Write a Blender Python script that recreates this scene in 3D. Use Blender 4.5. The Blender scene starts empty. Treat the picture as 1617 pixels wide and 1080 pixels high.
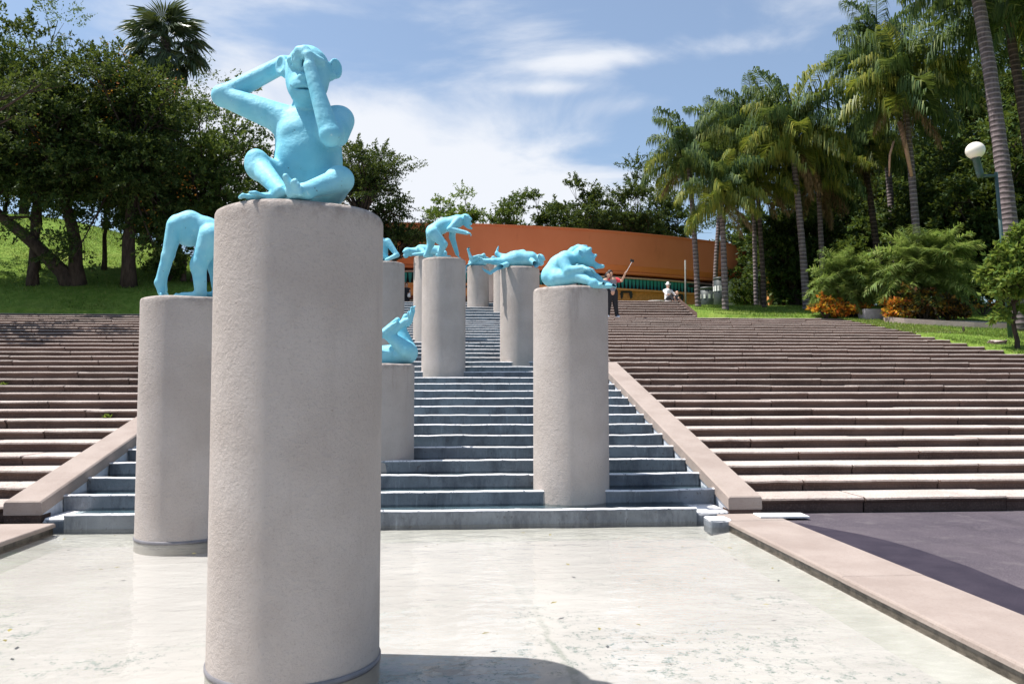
import bpy, bmesh, math, random
import numpy as np
from mathutils import Vector, Matrix, Euler

R = math.radians
rnd = random.Random(11)
rng = np.random.default_rng(7)
SC = bpy.context.scene
COL = SC.collection

# ------------------------------------------------------------------ camera, sky, sun, exposure
EYE = 1.74
YAW, PITCH, FPX = R(4.2), math.atan(70 / 1258), 1258.0
cam_d = bpy.data.cameras.new("camera")
cam = bpy.data.objects.new("camera", cam_d)
COL.objects.link(cam)
cam.location = (0, 0, EYE)
cam.rotation_euler = (R(90) + PITCH, 0, -YAW)
cam_d.sensor_width = 36
cam_d.lens = 36 * FPX / 1617
cam_d.clip_start, cam_d.clip_end = 0.05, 3000
SC.camera = cam

SUN_AZ, SUN_EL = 278.5, 65.0          # compass degrees from +Y towards +X
SKY_STRENGTH, SUN_STRENGTH = 0.065, 5.0
SC.view_settings.view_transform = 'Standard'
SC.view_settings.look = 'None'
SC.view_settings.gamma = 1
SC.view_settings.use_curve_mapping = False
SC.view_settings.exposure = 0.64
SC.render.engine = 'CYCLES'
SC.cycles.use_denoising = True
SC.cycles.max_bounces = 8
SC.cycles.diffuse_bounces = 3
SC.cycles.glossy_bounces = 3
SC.cycles.transparent_max_bounces = 12
SC.cycles.sample_clamp_indirect = 6

az, el = R(SUN_AZ), R(SUN_EL)
SDIR = Vector((math.sin(az) * math.cos(el), math.cos(az) * math.cos(el), math.sin(el)))
sun_d = bpy.data.lights.new("sun", 'SUN')
sun_d.energy = SUN_STRENGTH
sun_d.angle = R(0.5)
sun_d.color = (1.0, 0.955, 0.90)
sun = bpy.data.objects.new("sun", sun_d)
COL.objects.link(sun)
sun.rotation_euler = SDIR.to_track_quat('Z', 'Y').to_euler()

world = bpy.data.worlds.new("World")
SC.world = world
world.use_nodes = True
wn, wl = world.node_tree.nodes, world.node_tree.links
wn.clear()


def dir_of(px, py):
    """direction in the sky seen at a place of the photograph, used only to place the clouds"""
    u, v = (px - 808.5) / FPX, (540 - py) / FPX
    f = Vector((math.sin(YAW) * math.cos(PITCH), math.cos(YAW) * math.cos(PITCH), math.sin(PITCH)))
    r = Vector((math.cos(YAW), -math.sin(YAW), 0))
    return (f + r * u + r.cross(f) * v).normalized()


sky = wn.new('ShaderNodeTexSky')
sky.sky_type = 'NISHITA'
sky.sun_disc = False
sky.sun_elevation = el
sky.sun_rotation = az
sky.air_density = 1.0
sky.dust_density = 1.6
sky.ozone_density = 1.5
wo = wn.new('ShaderNodeOutputWorld')
bg = wn.new('ShaderNodeBackground')
bg.inputs['Strength'].default_value = SKY_STRENGTH
tc = wn.new('ShaderNodeTexCoord')
nrm = wn.new('ShaderNodeVectorMath'); nrm.operation = 'NORMALIZE'
wl.new(tc.outputs['Generated'], nrm.inputs[0])


def wmath(op, a, b=None, clamp=False):
    n = wn.new('ShaderNodeMath'); n.operation = op; n.use_clamp = clamp
    for i, x in enumerate((a, b)):
        if x is None: continue
        if isinstance(x, (int, float)): n.inputs[i].default_value = x
        else: wl.new(x, n.inputs[i])
    return n.outputs[0]


def wmix(fac, a, b):
    n = wn.new('ShaderNodeMix'); n.data_type = 'RGBA'
    if isinstance(fac, (int, float)): n.inputs[0].default_value = fac
    else: wl.new(fac, n.inputs[0])
    for i, x in ((6, a), (7, b)):
        if isinstance(x, tuple): n.inputs[i].default_value = (*x, 1)
        else: wl.new(x, n.inputs[i])
    return n.outputs[2]


# flat cloud layer: the direction divided by its height gives wisps that stretch towards the horizon
sep = wn.new('ShaderNodeSeparateXYZ'); wl.new(nrm.outputs[0], sep.inputs[0])
zc = wmath('MAXIMUM', sep.outputs[2], 0.0)
den = wmath('ADD', zc, 0.22)
cb = wn.new('ShaderNodeCombineXYZ')
wl.new(wmath('DIVIDE', sep.outputs[0], den), cb.inputs[0])
wl.new(wmath('DIVIDE', sep.outputs[1], den), cb.inputs[1])
wl.new(wmath('MULTIPLY', sep.outputs[2], 2.0), cb.inputs[2])
nz = wn.new('ShaderNodeTexNoise'); nz.inputs['Scale'].default_value = 2.6
nz.inputs['Detail'].default_value = 9; nz.inputs['Roughness'].default_value = 0.56
nz.inputs['Distortion'].default_value = 0.35
wl.new(cb.outputs[0], nz.inputs['Vector'])
nz2 = wn.new('ShaderNodeTexNoise'); nz2.inputs['Scale'].default_value = 0.9
nz2.inputs['Detail'].default_value = 3
wl.new(cb.outputs[0], nz2.inputs['Vector'])
cover = wmath('ADD', wmath('MULTIPLY', nz2.outputs[0], 0.22), -0.27)
# cloud banks: (photo x, photo y, half width, half height in radians, weight)
for px, py, wd, ht, wt in ((600, 270, .22, .070, .50), (395, 140, .12, .07, .32), (805, 40, .09, .035, .24),
                           (945, 96, .075, .014, .22), (1140, 76, .09, .014, .12), (862, 139, .05, .007, .17),
                           (1010, 165, .06, .012, .15), (1050, 290, .05, .03, .16), (720, 320, .24, .05, .36), (1320, 20, .10, .03, .10)):
    d = dir_of(px, py)
    dh = Vector((d.y, -d.x, 0)).normalized()
    dv = dh.cross(d)
    def dotn(v):
        n = wn.new('ShaderNodeVectorMath'); n.operation = 'DOT_PRODUCT'
        wl.new(nrm.outputs[0], n.inputs[0]); n.inputs[1].default_value = v
        return n.outputs['Value']
    a = wmath('DIVIDE', dotn(dh), wd); b = wmath('DIVIDE', dotn(dv), ht)
    q = wmath('ADD', wmath('MULTIPLY', a, a), wmath('MULTIPLY', b, b))
    front = wmath('GREATER_THAN', dotn(d), 0.3)
    g = wmath('MULTIPLY', wmath('POWER', 2.718, wmath('MULTIPLY', q, -0.8)), wmath('MULTIPLY', front, wt))
    cover = wmath('ADD', cover, g)
dens = wmath('ADD', nz.outputs[0], cover)
mr = wn.new('ShaderNodeMapRange'); mr.interpolation_type = 'SMOOTHSTEP'
wl.new(dens, mr.inputs[0])
mr.inputs[1].default_value = 0.44; mr.inputs[2].default_value = 0.80
mr.inputs[3].default_value = 0.14; mr.inputs[4].default_value = 0.97
cloud_fac = mr.outputs[0]
skyc = wn.new('ShaderNodeMix'); skyc.data_type = 'RGBA'; skyc.blend_type = 'MULTIPLY'
skyc.inputs[0].default_value = 1.0
wl.new(sky.outputs[0], skyc.inputs[6]); skyc.inputs[7].default_value = (1.32, 1.52, 1.62, 1)
CLOUD_COL = (9.0, 9.3, 9.9)
wl.new(wmix(cloud_fac, skyc.outputs[2], CLOUD_COL), bg.inputs['Color'])
wl.new(bg.outputs[0], wo.inputs[0])


# ------------------------------------------------------------------ helpers
def tag(o, label=None, cat=None, group=None, kind=None):
    if label: o['label'] = label
    if cat: o['category'] = cat
    if group: o['group'] = group
    if kind: o['kind'] = kind
    return o


def link(name, me, mat=None, parent=None, loc=None, rot=None, scale=None):
    o = bpy.data.objects.new(name, me)
    COL.objects.link(o)
    if mat is not None and me is not None and not me.materials: me.materials.append(mat)
    if parent is not None: o.parent = parent
    if loc is not None: o.location = loc
    if rot is not None: o.rotation_euler = rot
    if scale is not None: o.scale = scale if hasattr(scale, '__len__') else (scale,) * 3
    return o


def empty(name, loc=(0, 0, 0), rz=0.0, parent=None):
    o = bpy.data.objects.new(name, None)
    COL.objects.link(o)
    o.location = loc; o.rotation_euler = (0, 0, rz); o.empty_display_size = .2
    if parent: o.parent = parent
    return o


def np_mesh(name, V, F, smooth=False, mat=None):
    """V (n,3) array; F (m,k) array with k 3 or 4"""
    V = np.asarray(V, dtype=np.float32); F = np.asarray(F, dtype=np.int32)
    me = bpy.data.meshes.new(name)
    me.vertices.add(len(V)); me.vertices.foreach_set('co', V.ravel())
    m, k = F.shape
    me.loops.add(m * k); me.loops.foreach_set('vertex_index', F.ravel())
    me.polygons.add(m)
    me.polygons.foreach_set('loop_start', np.arange(m, dtype=np.int32) * k)
    me.polygons.foreach_set('loop_total', np.full(m, k, dtype=np.int32))
    me.update(calc_edges=True)
    me.polygons.foreach_set('use_smooth', np.full(m, smooth, dtype=bool))
    if mat: me.materials.append(mat)
    return me


def py_mesh(name, V, F, smooth=False, mat=None):
    me = bpy.data.meshes.new(name)
    me.from_pydata([tuple(v) for v in V], [], F)
    if smooth: me.polygons.foreach_set('use_smooth', [True] * len(me.polygons))
    me.update()
    if mat: me.materials.append(mat)
    return me


class MB:
    """collects shapes for ONE mesh object"""
    def __init__(s): s.v = []; s.f = []

    def add(s, V, F):
        n = len(s.v); s.v += [tuple(v) for v in V]; s.f += [tuple(i + n for i in f) for f in F]; return s

    def box(s, x0, x1, y0, y1, z0, z1):
        V = [(x, y, z) for z in (z0, z1) for y in (y0, y1) for x in (x0, x1)]
        return s.add(V, [(0, 2, 3, 1), (4, 5, 7, 6), (0, 1, 5, 4), (2, 6, 7, 3), (0, 4, 6, 2), (1, 3, 7, 5)])

    def tube(s, pts, radii, n=8, caps=True):
        pts = [Vector(p) for p in pts]
        V = []; F = []
        ref = Vector((0.3, 0.1, 1)).normalized()
        for i, p in enumerate(pts):
            t = (pts[min(i + 1, len(pts) - 1)] - pts[max(i - 1, 0)])
            t = t.normalized() if t.length > 1e-9 else Vector((0, 0, 1))
            if abs(t.dot(ref)) > .97: ref = Vector((1, 0.2, 0)).normalized()
            a = t.cross(ref).normalized(); b = t.cross(a)
            r = radii[i] if hasattr(radii, '__len__') else radii
            for k in range(n):
                c = 2 * math.pi * k / n
                V.append(p + a * (r * math.cos(c)) + b * (r * math.sin(c)))
        for i in range(len(pts) - 1):
            for k in range(n):
                k2 = (k + 1) % n
                F.append((i * n + k, i * n + k2, (i + 1) * n + k2, (i + 1) * n + k))
        if caps:
            F.append(tuple(range(n - 1, -1, -1))); F.append(tuple((len(pts) - 1) * n + k for k in range(n)))
        return s.add(V, F)

    def lathe(s, prof, n=32, c=(0, 0, 0)):
        V = []; F = []
        for r, z in prof:
            for k in range(n):
                a = 2 * math.pi * k / n
                V.append((c[0] + r * math.cos(a), c[1] + r * math.sin(a), c[2] + z))
        for i in range(len(prof) - 1):
            for k in range(n):
                k2 = (k + 1) % n
                F.append((i * n + k, i * n + k2, (i + 1) * n + k2, (i + 1) * n + k))
        F.append(tuple(range(n - 1, -1, -1))); F.append(tuple((len(prof) - 1) * n + k for k in range(n)))
        return s.add(V, F)

    def build(s, name, mat, parent=None, smooth=False, **k):
        me = py_mesh(name, s.v, s.f, smooth, mat)
        return link(name, me, None, parent, **k)


# ------------------------------------------------------------------ materials
class NT:
    def __init__(s, name):
        s.m = bpy.data.materials.new(name); s.m.use_nodes = True
        s.n = s.m.node_tree.nodes; s.l = s.m.node_tree.links
        s.b = s.n['Principled BSDF']; s.out = s.n['Material Output']
        s.tc = None

    def inp(s, node, i, x):
        if x is None: return
        sk = node.inputs[i]
        if isinstance(x, (int, float)): sk.default_value = x
        elif isinstance(x, tuple): sk.default_value = (*x, 1) if (len(x) == 3 and sk.type == 'RGBA') else x
        else: s.l.new(x, sk)

    def co(s, scale=(1, 1, 1), src='Object', loc=(0, 0, 0), rot=(0, 0, 0)):
        if s.tc is None: s.tc = s.n.new('ShaderNodeTexCoord')
        mp = s.n.new('ShaderNodeMapping')
        if src == 'World':
            g = s.n.new('ShaderNodeNewGeometry'); s.l.new(g.outputs['Position'], mp.inputs[0])
        else: s.l.new(s.tc.outputs[src], mp.inputs[0])
        mp.inputs['Scale'].default_value = scale; mp.inputs['Location'].default_value = loc
        mp.inputs['Rotation'].default_value = rot
        return mp.outputs[0]

    def noise(s, sc, det=4, rough=.55, co=None, dist=0):
        n = s.n.new('ShaderNodeTexNoise')
        n.inputs['Scale'].default_value = sc; n.inputs['Detail'].default_value = det
        n.inputs['Roughness'].default_value = rough; n.inputs['Distortion'].default_value = dist
        s.l.new(co if co is not None else s.co(), n.inputs['Vector'])
        return n.outputs[0]

    def voro(s, sc, co=None, feat='F1', out=0):
        n = s.n.new('ShaderNodeTexVoronoi'); n.feature = feat
        n.inputs['Scale'].default_value = sc
        s.l.new(co if co is not None else s.co(), n.inputs['Vector'])
        return n.outputs[out]

    def ramp(s, x, lo, hi, a=0., b=1.):
        n = s.n.new('ShaderNodeMapRange'); n.interpolation_type = 'SMOOTHSTEP'
        for i, q in enumerate((x, lo, hi, a, b)): s.inp(n, i, q)
        return n.outputs[0]

    def math(s, op, a, b=None, clamp=False):
        n = s.n.new('ShaderNodeMath'); n.operation = op; n.use_clamp = clamp
        s.inp(n, 0, a); s.inp(n, 1, b); return n.outputs[0]

    def mix(s, f, a, b, mode='MIX'):
        n = s.n.new('ShaderNodeMix'); n.data_type = 'RGBA'; n.blend_type = mode
        s.inp(n, 0, f); s.inp(n, 6, a); s.inp(n, 7, b); return n.outputs[2]

    def cramp(s, x, stops):
        n = s.n.new('ShaderNodeValToRGB'); s.l.new(x, n.inputs[0])
        e = n.color_ramp.elements
        e[0].position, e[0].color = stops[0][0], (*stops[0][1], 1)
        e[1].position, e[1].color = stops[1][0], (*stops[1][1], 1)
        for p, c in stops[2:]:
            q = e.new(p); q.color = (*c, 1)
        return n.outputs[0]

    def bump(s, h, strength=.5, dist=.01, chain=None):
        n = s.n.new('ShaderNodeBump')
        n.inputs['Strength'].default_value = strength; n.inputs['Distance'].default_value = dist
        s.l.new(h, n.inputs['Height'])
        if chain is not None: s.l.new(chain, n.inputs['Normal'])
        return n.outputs[0]

    def island(s):
        g = s.n.new('ShaderNodeNewGeometry'); return g.outputs['Random Per Island']

    def objrand(s):
        g = s.n.new('ShaderNodeObjectInfo'); return g.outputs['Random']

    def sepz(s, co, i=2):
        n = s.n.new('ShaderNodeSeparateXYZ'); s.l.new(co, n.inputs[0]); return n.outputs[i]

    def fin(s, col=None, rough=.8, normal=None, spec=None):
        s.inp(s.b, 'Base Color', col); s.inp(s.b, 'Roughness', rough)
        if normal is not None: s.l.new(normal, s.b.inputs['Normal'])
        if spec is not None: s.b.inputs['Specular IOR Level'].default_value = spec
        return s.m


def plain(name, col, rough=.7, spec=None, var=.12, sc=6.0):
    t = NT(name)
    n = t.noise(sc)
    c2 = tuple(min(1, c * (1 + var)) for c in col); c1 = tuple(c * (1 - var) for c in col)
    return t.fin(t.mix(t.ramp(n, .35, .65), c1, c2), rough, t.bump(t.noise(sc * 8), .2, .005), spec)


M = {}
# stucco of the pillars: rough, streaked, faint pinkish grey
t = NT('pillar_stucco')
w = t.co(src='World')
ws = t.co((1, 1, .16), 'World')
big = t.noise(1.6, 4, .6, w); st = t.noise(5, 5, .65, ws); fine = t.noise(90, 3, .6, w)
c = t.mix(t.ramp(big, .3, .7), (.435, .375, .335), (.50, .44, .40))
c = t.mix(t.ramp(st, .54, .82, 0, .42), c, (.33, .28, .255))
c = t.mix(t.ramp(t.noise(24, 2, .5, w), .77, .80, 0, .4), c, (.2, .16, .14))
dr = t.math('MULTIPLY', t.ramp(t.sepz(t.co()), -.9, .0), t.ramp(t.noise(7, 5, .7, t.co((1, 1, .10), 'World')), .55, .72))
c = t.mix(t.math('MULTIPLY', dr, .5), c, (.24, .19, .165))
ob = t.co(src='Object')
topd = t.math('MULTIPLY', t.ramp(t.sepz(ob), -.16, .0), t.ramp(t.noise(9, 4, .7, w), .42, .66))
c = t.mix(t.math('MULTIPLY', topd, .55), c, (.17, .13, .11))
h1 = t.noise(75, 4, .8, w)
h2 = t.noise(16, 5, .65, w)
c = t.mix(t.ramp(t.noise(55, 4, .75, w), .52, .68, 0, .30), c, (.29, .245, .22))
nb = t.bump(t.noise(45, 5, .75, w), .75, .014, t.bump(h2, .45, .022))
M['stucco'] = t.fin(c, .9, nb, .2)

# light blue paint on the sculptures
t = NT('blue_paint')
w = t.co(src='Object')
c = t.mix(t.ramp(t.noise(3.5, 4), .35, .7), (.19, .54, .67), (.29, .635, .735))
c = t.mix(t.ramp(t.noise(9, 5, .7, t.co((1, 1, .18))), .52, .80, 0, .35), c, (.13, .38, .47))
c = t.mix(t.ramp(t.noise(26, 3), .66, .75, 0, .45), c, (.55, .74, .77))
c = t.mix(t.ramp(t.noise(19, 4, .75, t.co(loc=(3, 5, 1))), .665, .70, 0, .8), c, (.07, .11, .12))
nb = t.bump(t.noise(70, 3), .22, .004, t.bump(t.noise(14, 4), .5, .02))
M['blue'] = t.fin(c, .62, nb, .3)

# stair stone: rough pink-brown cut stone
t = NT('stair_stone')
w = t.co(src='World')
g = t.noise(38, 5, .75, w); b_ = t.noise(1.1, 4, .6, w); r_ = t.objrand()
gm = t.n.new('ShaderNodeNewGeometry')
sunlit = t.math('ADD', t.ramp(t.sepz(gm.outputs['True Normal']), .30, .85), t.math('MULTIPLY', t.ramp(g, .5, .75), .12), True)  # upward faces lightened, risers darkened: sunlight contrast painted into the stone colour
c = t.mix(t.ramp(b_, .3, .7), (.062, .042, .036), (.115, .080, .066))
c = t.mix(sunlit, c, t.mix(t.ramp(b_, .3, .7), (.48, .41, .365), (.60, .525, .475)))
c = t.mix(t.ramp(r_, 0, 1, 0, .25), c, t.mix(sunlit, (.22, .14, .115), (.52, .42, .385)))
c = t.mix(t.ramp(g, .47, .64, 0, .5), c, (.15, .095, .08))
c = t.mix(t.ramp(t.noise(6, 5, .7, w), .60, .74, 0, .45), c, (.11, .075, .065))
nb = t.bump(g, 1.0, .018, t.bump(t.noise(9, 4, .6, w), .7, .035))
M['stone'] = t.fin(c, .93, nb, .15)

# paler pink stone of copings and ramp caps
t = NT('coping_stone')
w = t.co(src='World')
g = t.noise(48, 5, .75, w)
c = t.mix(t.ramp(t.noise(1.4, 4, .6, w), .3, .7), (.285, .23, .20), (.35, .29, .255))
c = t.mix(t.ramp(g, .52, .68, 0, .45), c, (.22, .16, .13))
c = t.mix(t.ramp(t.noise(4, 5, .7, w), .60, .76, 0, .4), c, (.30, .22, .19))
nb = t.bump(g, .6, .008, t.bump(t.noise(10, 3, .6, w), .4, .02))
M['coping'] = t.fin(c, .9, nb, .2)

# painted concrete of the cascade: blue-grey with streaks and patchy white lips
t = NT('cascade_concrete')
w = t.co(src='World'); ws = t.co((1.0, 1, .10), 'World')
s1 = t.noise(2.6, 6, .72, t.co((1, 1, .4), 'World')); s2 = t.noise(22, 4, .6, ws); b1 = t.noise(1.3, 3, .5, w)
c = t.mix(t.ramp(b1, .3, .7), (.15, .165, .185), (.235, .255, .28))
c = t.mix(t.ramp(s1, .44, .66, 0, .75), c, (.075, .082, .10))
c = t.mix(t.ramp(s2, .56, .78, 0, .4), c, (.42, .45, .48))
c = t.mix(t.ramp(t.noise(16, 4, .7, w), .60, .68, 0, .8), c, (.10, .09, .09))
gm = t.n.new('ShaderNodeNewGeometry')
upf = t.ramp(t.sepz(gm.outputs['True Normal']), .55, .9)
lipz = t.ramp(t.sepz(t.co()), -.035, -.018)
c = t.mix(t.math('MULTIPLY', lipz, t.math('MULTIPLY', t.ramp(t.sepz(gm.outputs['True Normal']), .1, .6), t.ramp(t.noise(14, 4, .6, w), .30, .44))), c, (.74, .72, .72))
nb = t.bump(t.noise(40, 4, .65, w), .5, .008, t.bump(t.noise(7, 3, .6, w), .6, .03))
M['cascade'] = t.fin(c, .6, nb, .4)

t = NT('painted_wall')
w = t.co(src='World'); ws = t.co((1.0, 1, .15), 'World')
c = t.mix(t.ramp(t.noise(3, 5, .65, ws), .42, .68), (.60, .63, .68), (.42, .46, .52))
c = t.mix(t.ramp(t.noise(14, 4, .7, w), .62, .70, 0, .6), c, (.22, .22, .24))
M['inner'] = t.fin(c, .75, t.bump(t.noise(12, 4, .6, w), .6, .02), .3)

# pool floor: milky white paint, blotches rubbed through to grey green
t = NT('pool_floor')
w = t.co(src='World')
base = t.mix(t.ramp(t.noise(.8, 3, .5, w), .35, .7), (.415, .402, .392), (.465, .452, .442))
zone = t.ramp(t.noise(.75, 2, .5, t.co(src='World', loc=(2.3, .6, 0))), .47, .60)
sp = t.ramp(t.noise(13, 5, .75, t.co((1, .8, 1), 'World')), .53, .575)
sp2 = t.ramp(t.noise(40, 3, .7, w), .50, .58)
near = t.ramp(t.sepz(w, 1), 8.6, 5.8, .10, 1.0)
k = t.math('MULTIPLY', t.math('MULTIPLY', sp, t.math('ADD', t.math('MULTIPLY', sp2, .8), .3, True)), t.math('MULTIPLY', t.math('ADD', zone, .15, True), near))
c = t.mix(t.math('MULTIPLY', k, .9), base, (.15, .20, .19))
c = t.mix(t.ramp(t.noise(20, 3, .6, t.co((1, .35, 1), 'World', loc=(9, 1, 0))), .715, .73, 0, .6), c, (.30, .29, .22))
wv = t.noise(2.2, 4, .6, w)
lx = t.math('ADD', t.math('ADD', t.sepz(w, 0), t.math('MULTIPLY', t.sepz(w, 1), .085)), t.math('MULTIPLY', wv, .22))
ln = t.ramp(t.math('ABSOLUTE', t.math('ADD', lx, -1.33)), .045, .012, 0, 1)
lw = t.math('MULTIPLY', ln, t.math('MULTIPLY', t.ramp(t.sepz(w, 1), 7.3, 5.0, .15, .9), t.ramp(t.noise(6, 4, .7, w), .32, .5)))
c = t.mix(t.math('MULTIPLY', lw, .8), c, (.22, .25, .22))
l2 = t.math('ADD', t.math('ADD', t.sepz(w, 1), t.math('MULTIPLY', t.sepz(w, 0), -.55)), t.math('MULTIPLY', wv, .25))
ln2 = t.ramp(t.math('ABSOLUTE', t.math('ADD', l2, -7.15)), .06, .015, 0, 1)
c = t.mix(t.math('MULTIPLY', ln2, t.math('MULTIPLY', sp2, .5)), c, (.40, .43, .40))
M['poolfloor'] = t.fin(c, .8, t.bump(t.noise(30, 3, .6, w), .15, .004), .2)

t = NT('pool_edge_band')
w = t.co(src='World')
c = t.mix(t.ramp(t.noise(3, 4, .6, w), .35, .7), (.36, .36, .335), (.42, .418, .395))  # duller tone of the edge band paints in the riser's reflection
M['poolband'] = t.fin(c, .8)
M['wetstone'] = plain('wet_stone_edge', (.085, .072, .06), .6, var=.4, sc=9)


def water(name, tint, rough, bumps):
    t = NT(name)
    t.n.remove(t.b)
    w = t.co(src='World')
    nb = None
    for sc, st, ds, stretch in bumps:
        nb = t.bump(t.noise(sc, 3, .5, t.co(stretch, 'World')), st, ds, nb)
    tr = t.n.new('ShaderNodeBsdfTransparent'); tr.inputs[0].default_value = (*tint, 1)
    gl = t.n.new('ShaderNodeBsdfGlossy'); gl.inputs['Roughness'].default_value = rough
    t.l.new(nb, gl.inputs['Normal'])
    fr = t.n.new('ShaderNodeFresnel'); fr.inputs[0].default_value = 1.33; t.l.new(nb, fr.inputs['Normal'])
    mx = t.n.new('ShaderNodeMixShader')
    t.l.new(fr.outputs[0], mx.inputs[0]); t.l.new(tr.outputs[0], mx.inputs[1]); t.l.new(gl.outputs[0], mx.inputs[2])
    t.l.new(mx.outputs[0], t.out.inputs[0])
    return t.m


M['water'] = water('pool_water', (.965, .965, .95), .02, ((2.2, .35, .05, (1, 1.6, 1)), (8, .22, .02, (1, 1.4, 1))))
M['film'] = water('cascade_water', (.60, .75, .79), .04, ((8, .5, .03, (1, 2, 1)), (30, .3, .01, (1, 1, 1))))

# asphalt
t = NT('asphalt')
w = t.co(src='World')
c = t.mix(t.ramp(t.noise(.7, 4, .6, w), .3, .7), (.060, .050, .062), (.092, .076, .088))
c = t.mix(t.ramp(t.noise(70, 4, .8, w), .47, .64, 0, .75), c, (.155, .13, .145))
c = t.mix(t.ramp(t.noise(95, 3, .7, w), .60, .70, 0, .6), c, (.03, .025, .03))
c = t.mix(t.ramp(t.noise(4, 5, .7, w), .50, .7, 0, .45), c, (.15, .13, .135))
c = t.mix(t.ramp(t.noise(1.7, 6, .75, t.co((1, .4, 1), 'World')), .54, .70, 0, .4), c, (.045, .038, .045))
M['asphalt'] = t.fin(c, .9, t.bump(t.noise(140, 3, .7, w), .7, .006), .2)
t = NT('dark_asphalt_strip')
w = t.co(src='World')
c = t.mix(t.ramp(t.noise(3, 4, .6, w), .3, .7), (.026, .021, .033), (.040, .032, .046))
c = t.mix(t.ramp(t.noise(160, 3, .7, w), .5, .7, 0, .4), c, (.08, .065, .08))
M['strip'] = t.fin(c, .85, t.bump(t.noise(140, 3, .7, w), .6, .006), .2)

# grass
t = NT('lawn_grass')
w = t.co(src='World')
n1 = t.noise(.35, 4, .6, w); n2 = t.noise(3.2, 5, .7, w); n3 = t.noise(26, 3, .7, w)
c = t.mix(t.ramp(n2, .35, .68), (.12, .21, .03), (.22, .31, .055))
c = t.mix(t.ramp(n1, .5, .75, 0, .7), c, (.28, .31, .08))
c = t.mix(t.ramp(n3, .50, .70, 0, .5), c, (.07, .12, .02))
M['grass'] = t.fin(c, .95, t.bump(n3, .9, .06, t.bump(n2, .7, .12)), .1)


def leafmat(name, stops, trans=.35, rough=.6, spec=.18):
    t = NT(name)
    col = t.cramp(t.island(), stops)
    t.inp(t.b, 'Base Color', col); t.inp(t.b, 'Roughness', rough)
    t.b.inputs['Specular IOR Level'].default_value = spec
    tl = t.n.new('ShaderNodeBsdfTranslucent')
    t.l.new(t.mix(.4, col, (.25, .30, .03)), tl.inputs[0])
    mx = t.n.new('ShaderNodeMixShader'); mx.inputs[0].default_value = trans
    t.l.new(t.b.outputs[0], mx.inputs[1]); t.l.new(tl.outputs[0], mx.inputs[2])
    t.l.new(mx.outputs[0], t.out.inputs[0])
    return t.m


M['leaf_dark'] = leafmat('dark_leaf', [(0, (.016, .036, .010)), (.5, (.030, .060, .016)), (.85, (.055, .090, .022)), (1, (.12, .14, .04))], .25)
M['leaf_mid'] = leafmat('mid_leaf', [(0, (.030, .062, .016)), (.5, (.055, .105, .025)), (.9, (.10, .15, .035)), (1, (.18, .19, .06))], .3)
M['leaf_bright'] = leafmat('bright_leaf', [(0, (.07, .13, .025)), (.6, (.13, .21, .04)), (1, (.24, .28, .06))], .4)
M['palm'] = leafmat('palm_leaf', [(0, (.030, .062, .022)), (.45, (.065, .115, .036)), (.85, (.13, .19, .055)), (1, (.26, .29, .09))], .28, .52, .25)
M['palm_yellow'] = leafmat('yellow_palm_leaf', [(0, (.09, .14, .028)), (.5, (.19, .22, .038)), (1, (.36, .34, .06))], .3, .4, .45)
M['palm_dead'] = leafmat('dead_palm_leaf', [(0, (.10, .065, .035)), (.5, (.19, .125, .065)), (1, (.30, .21, .11))], .15, .8, .1)
M['dwarf'] = leafmat('dwarf_palm_leaf', [(0, (.11, .19, .05)), (.5, (.21, .30, .08)), (1, (.38, .43, .16))], .42, .5, .3)
M['fan'] = leafmat('fan_palm_leaf', [(0, (.030, .050, .028)), (.6, (.055, .082, .042)), (1, (.10, .125, .055))], .15, .4, .5)
M['croton'] = leafmat('croton_leaf', [(0, (.05, .08, .022)), (.24, (.16, .15, .025)), (.36, (.60, .13, .025)), (.60, (.68, .22, .03)), (.76, (.74, .50, .04)), (1, (.45, .05, .02))], .3, .4, .4)
M['croton_dark'] = leafmat('dark_croton_leaf', [(0, (.025, .022, .014)), (.55, (.055, .05, .02)), (.75, (.22, .07, .02)), (.9, (.45, .28, .03)), (1, (.10, .02, .02))], .2, .4, .4)
M['flower'] = leafmat('orange_blossom', [(0, (.42, .12, .02)), (1, (.62, .26, .04))], .3, .6, .2)


def barkmat(name, a, b, ring=0.):
    t = NT(name)
    w = t.co(src='Object')
    n = t.noise(7, 5, .65, t.co((1, 1, .25), 'Object'))
    c = t.mix(t.ramp(n, .3, .7), a, b)
    h = n
    if ring:
        wv = t.n.new('ShaderNodeTexWave'); wv.bands_direction = 'Z'
        wv.inputs['Scale'].default_value = ring; wv.inputs['Distortion'].default_value = 2.0
        wv.inputs['Detail'].default_value = 2
        t.l.new(w, wv.inputs['Vector'])
        c = t.mix(t.ramp(wv.outputs[1], .72, .95, 0, .65), c, tuple(x * 2.1 for x in b))
        h = wv.outputs[1]
    return t.fin(c, .92, t.bump(h, .7, .03), .15)


M['bark'] = barkmat('tree_bark', (.030, .022, .018), (.075, .056, .045))
M['palmbark'] = barkmat('palm_bark', (.085, .066, .066), (.155, .125, .125), 1.6)
M['darkbark'] = barkmat('dark_palm_bark', (.035, .026, .022), (.075, .055, .045), 1.4)
M['stub'] = plain('frond_stub', (.42, .24, .16), .8)

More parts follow.
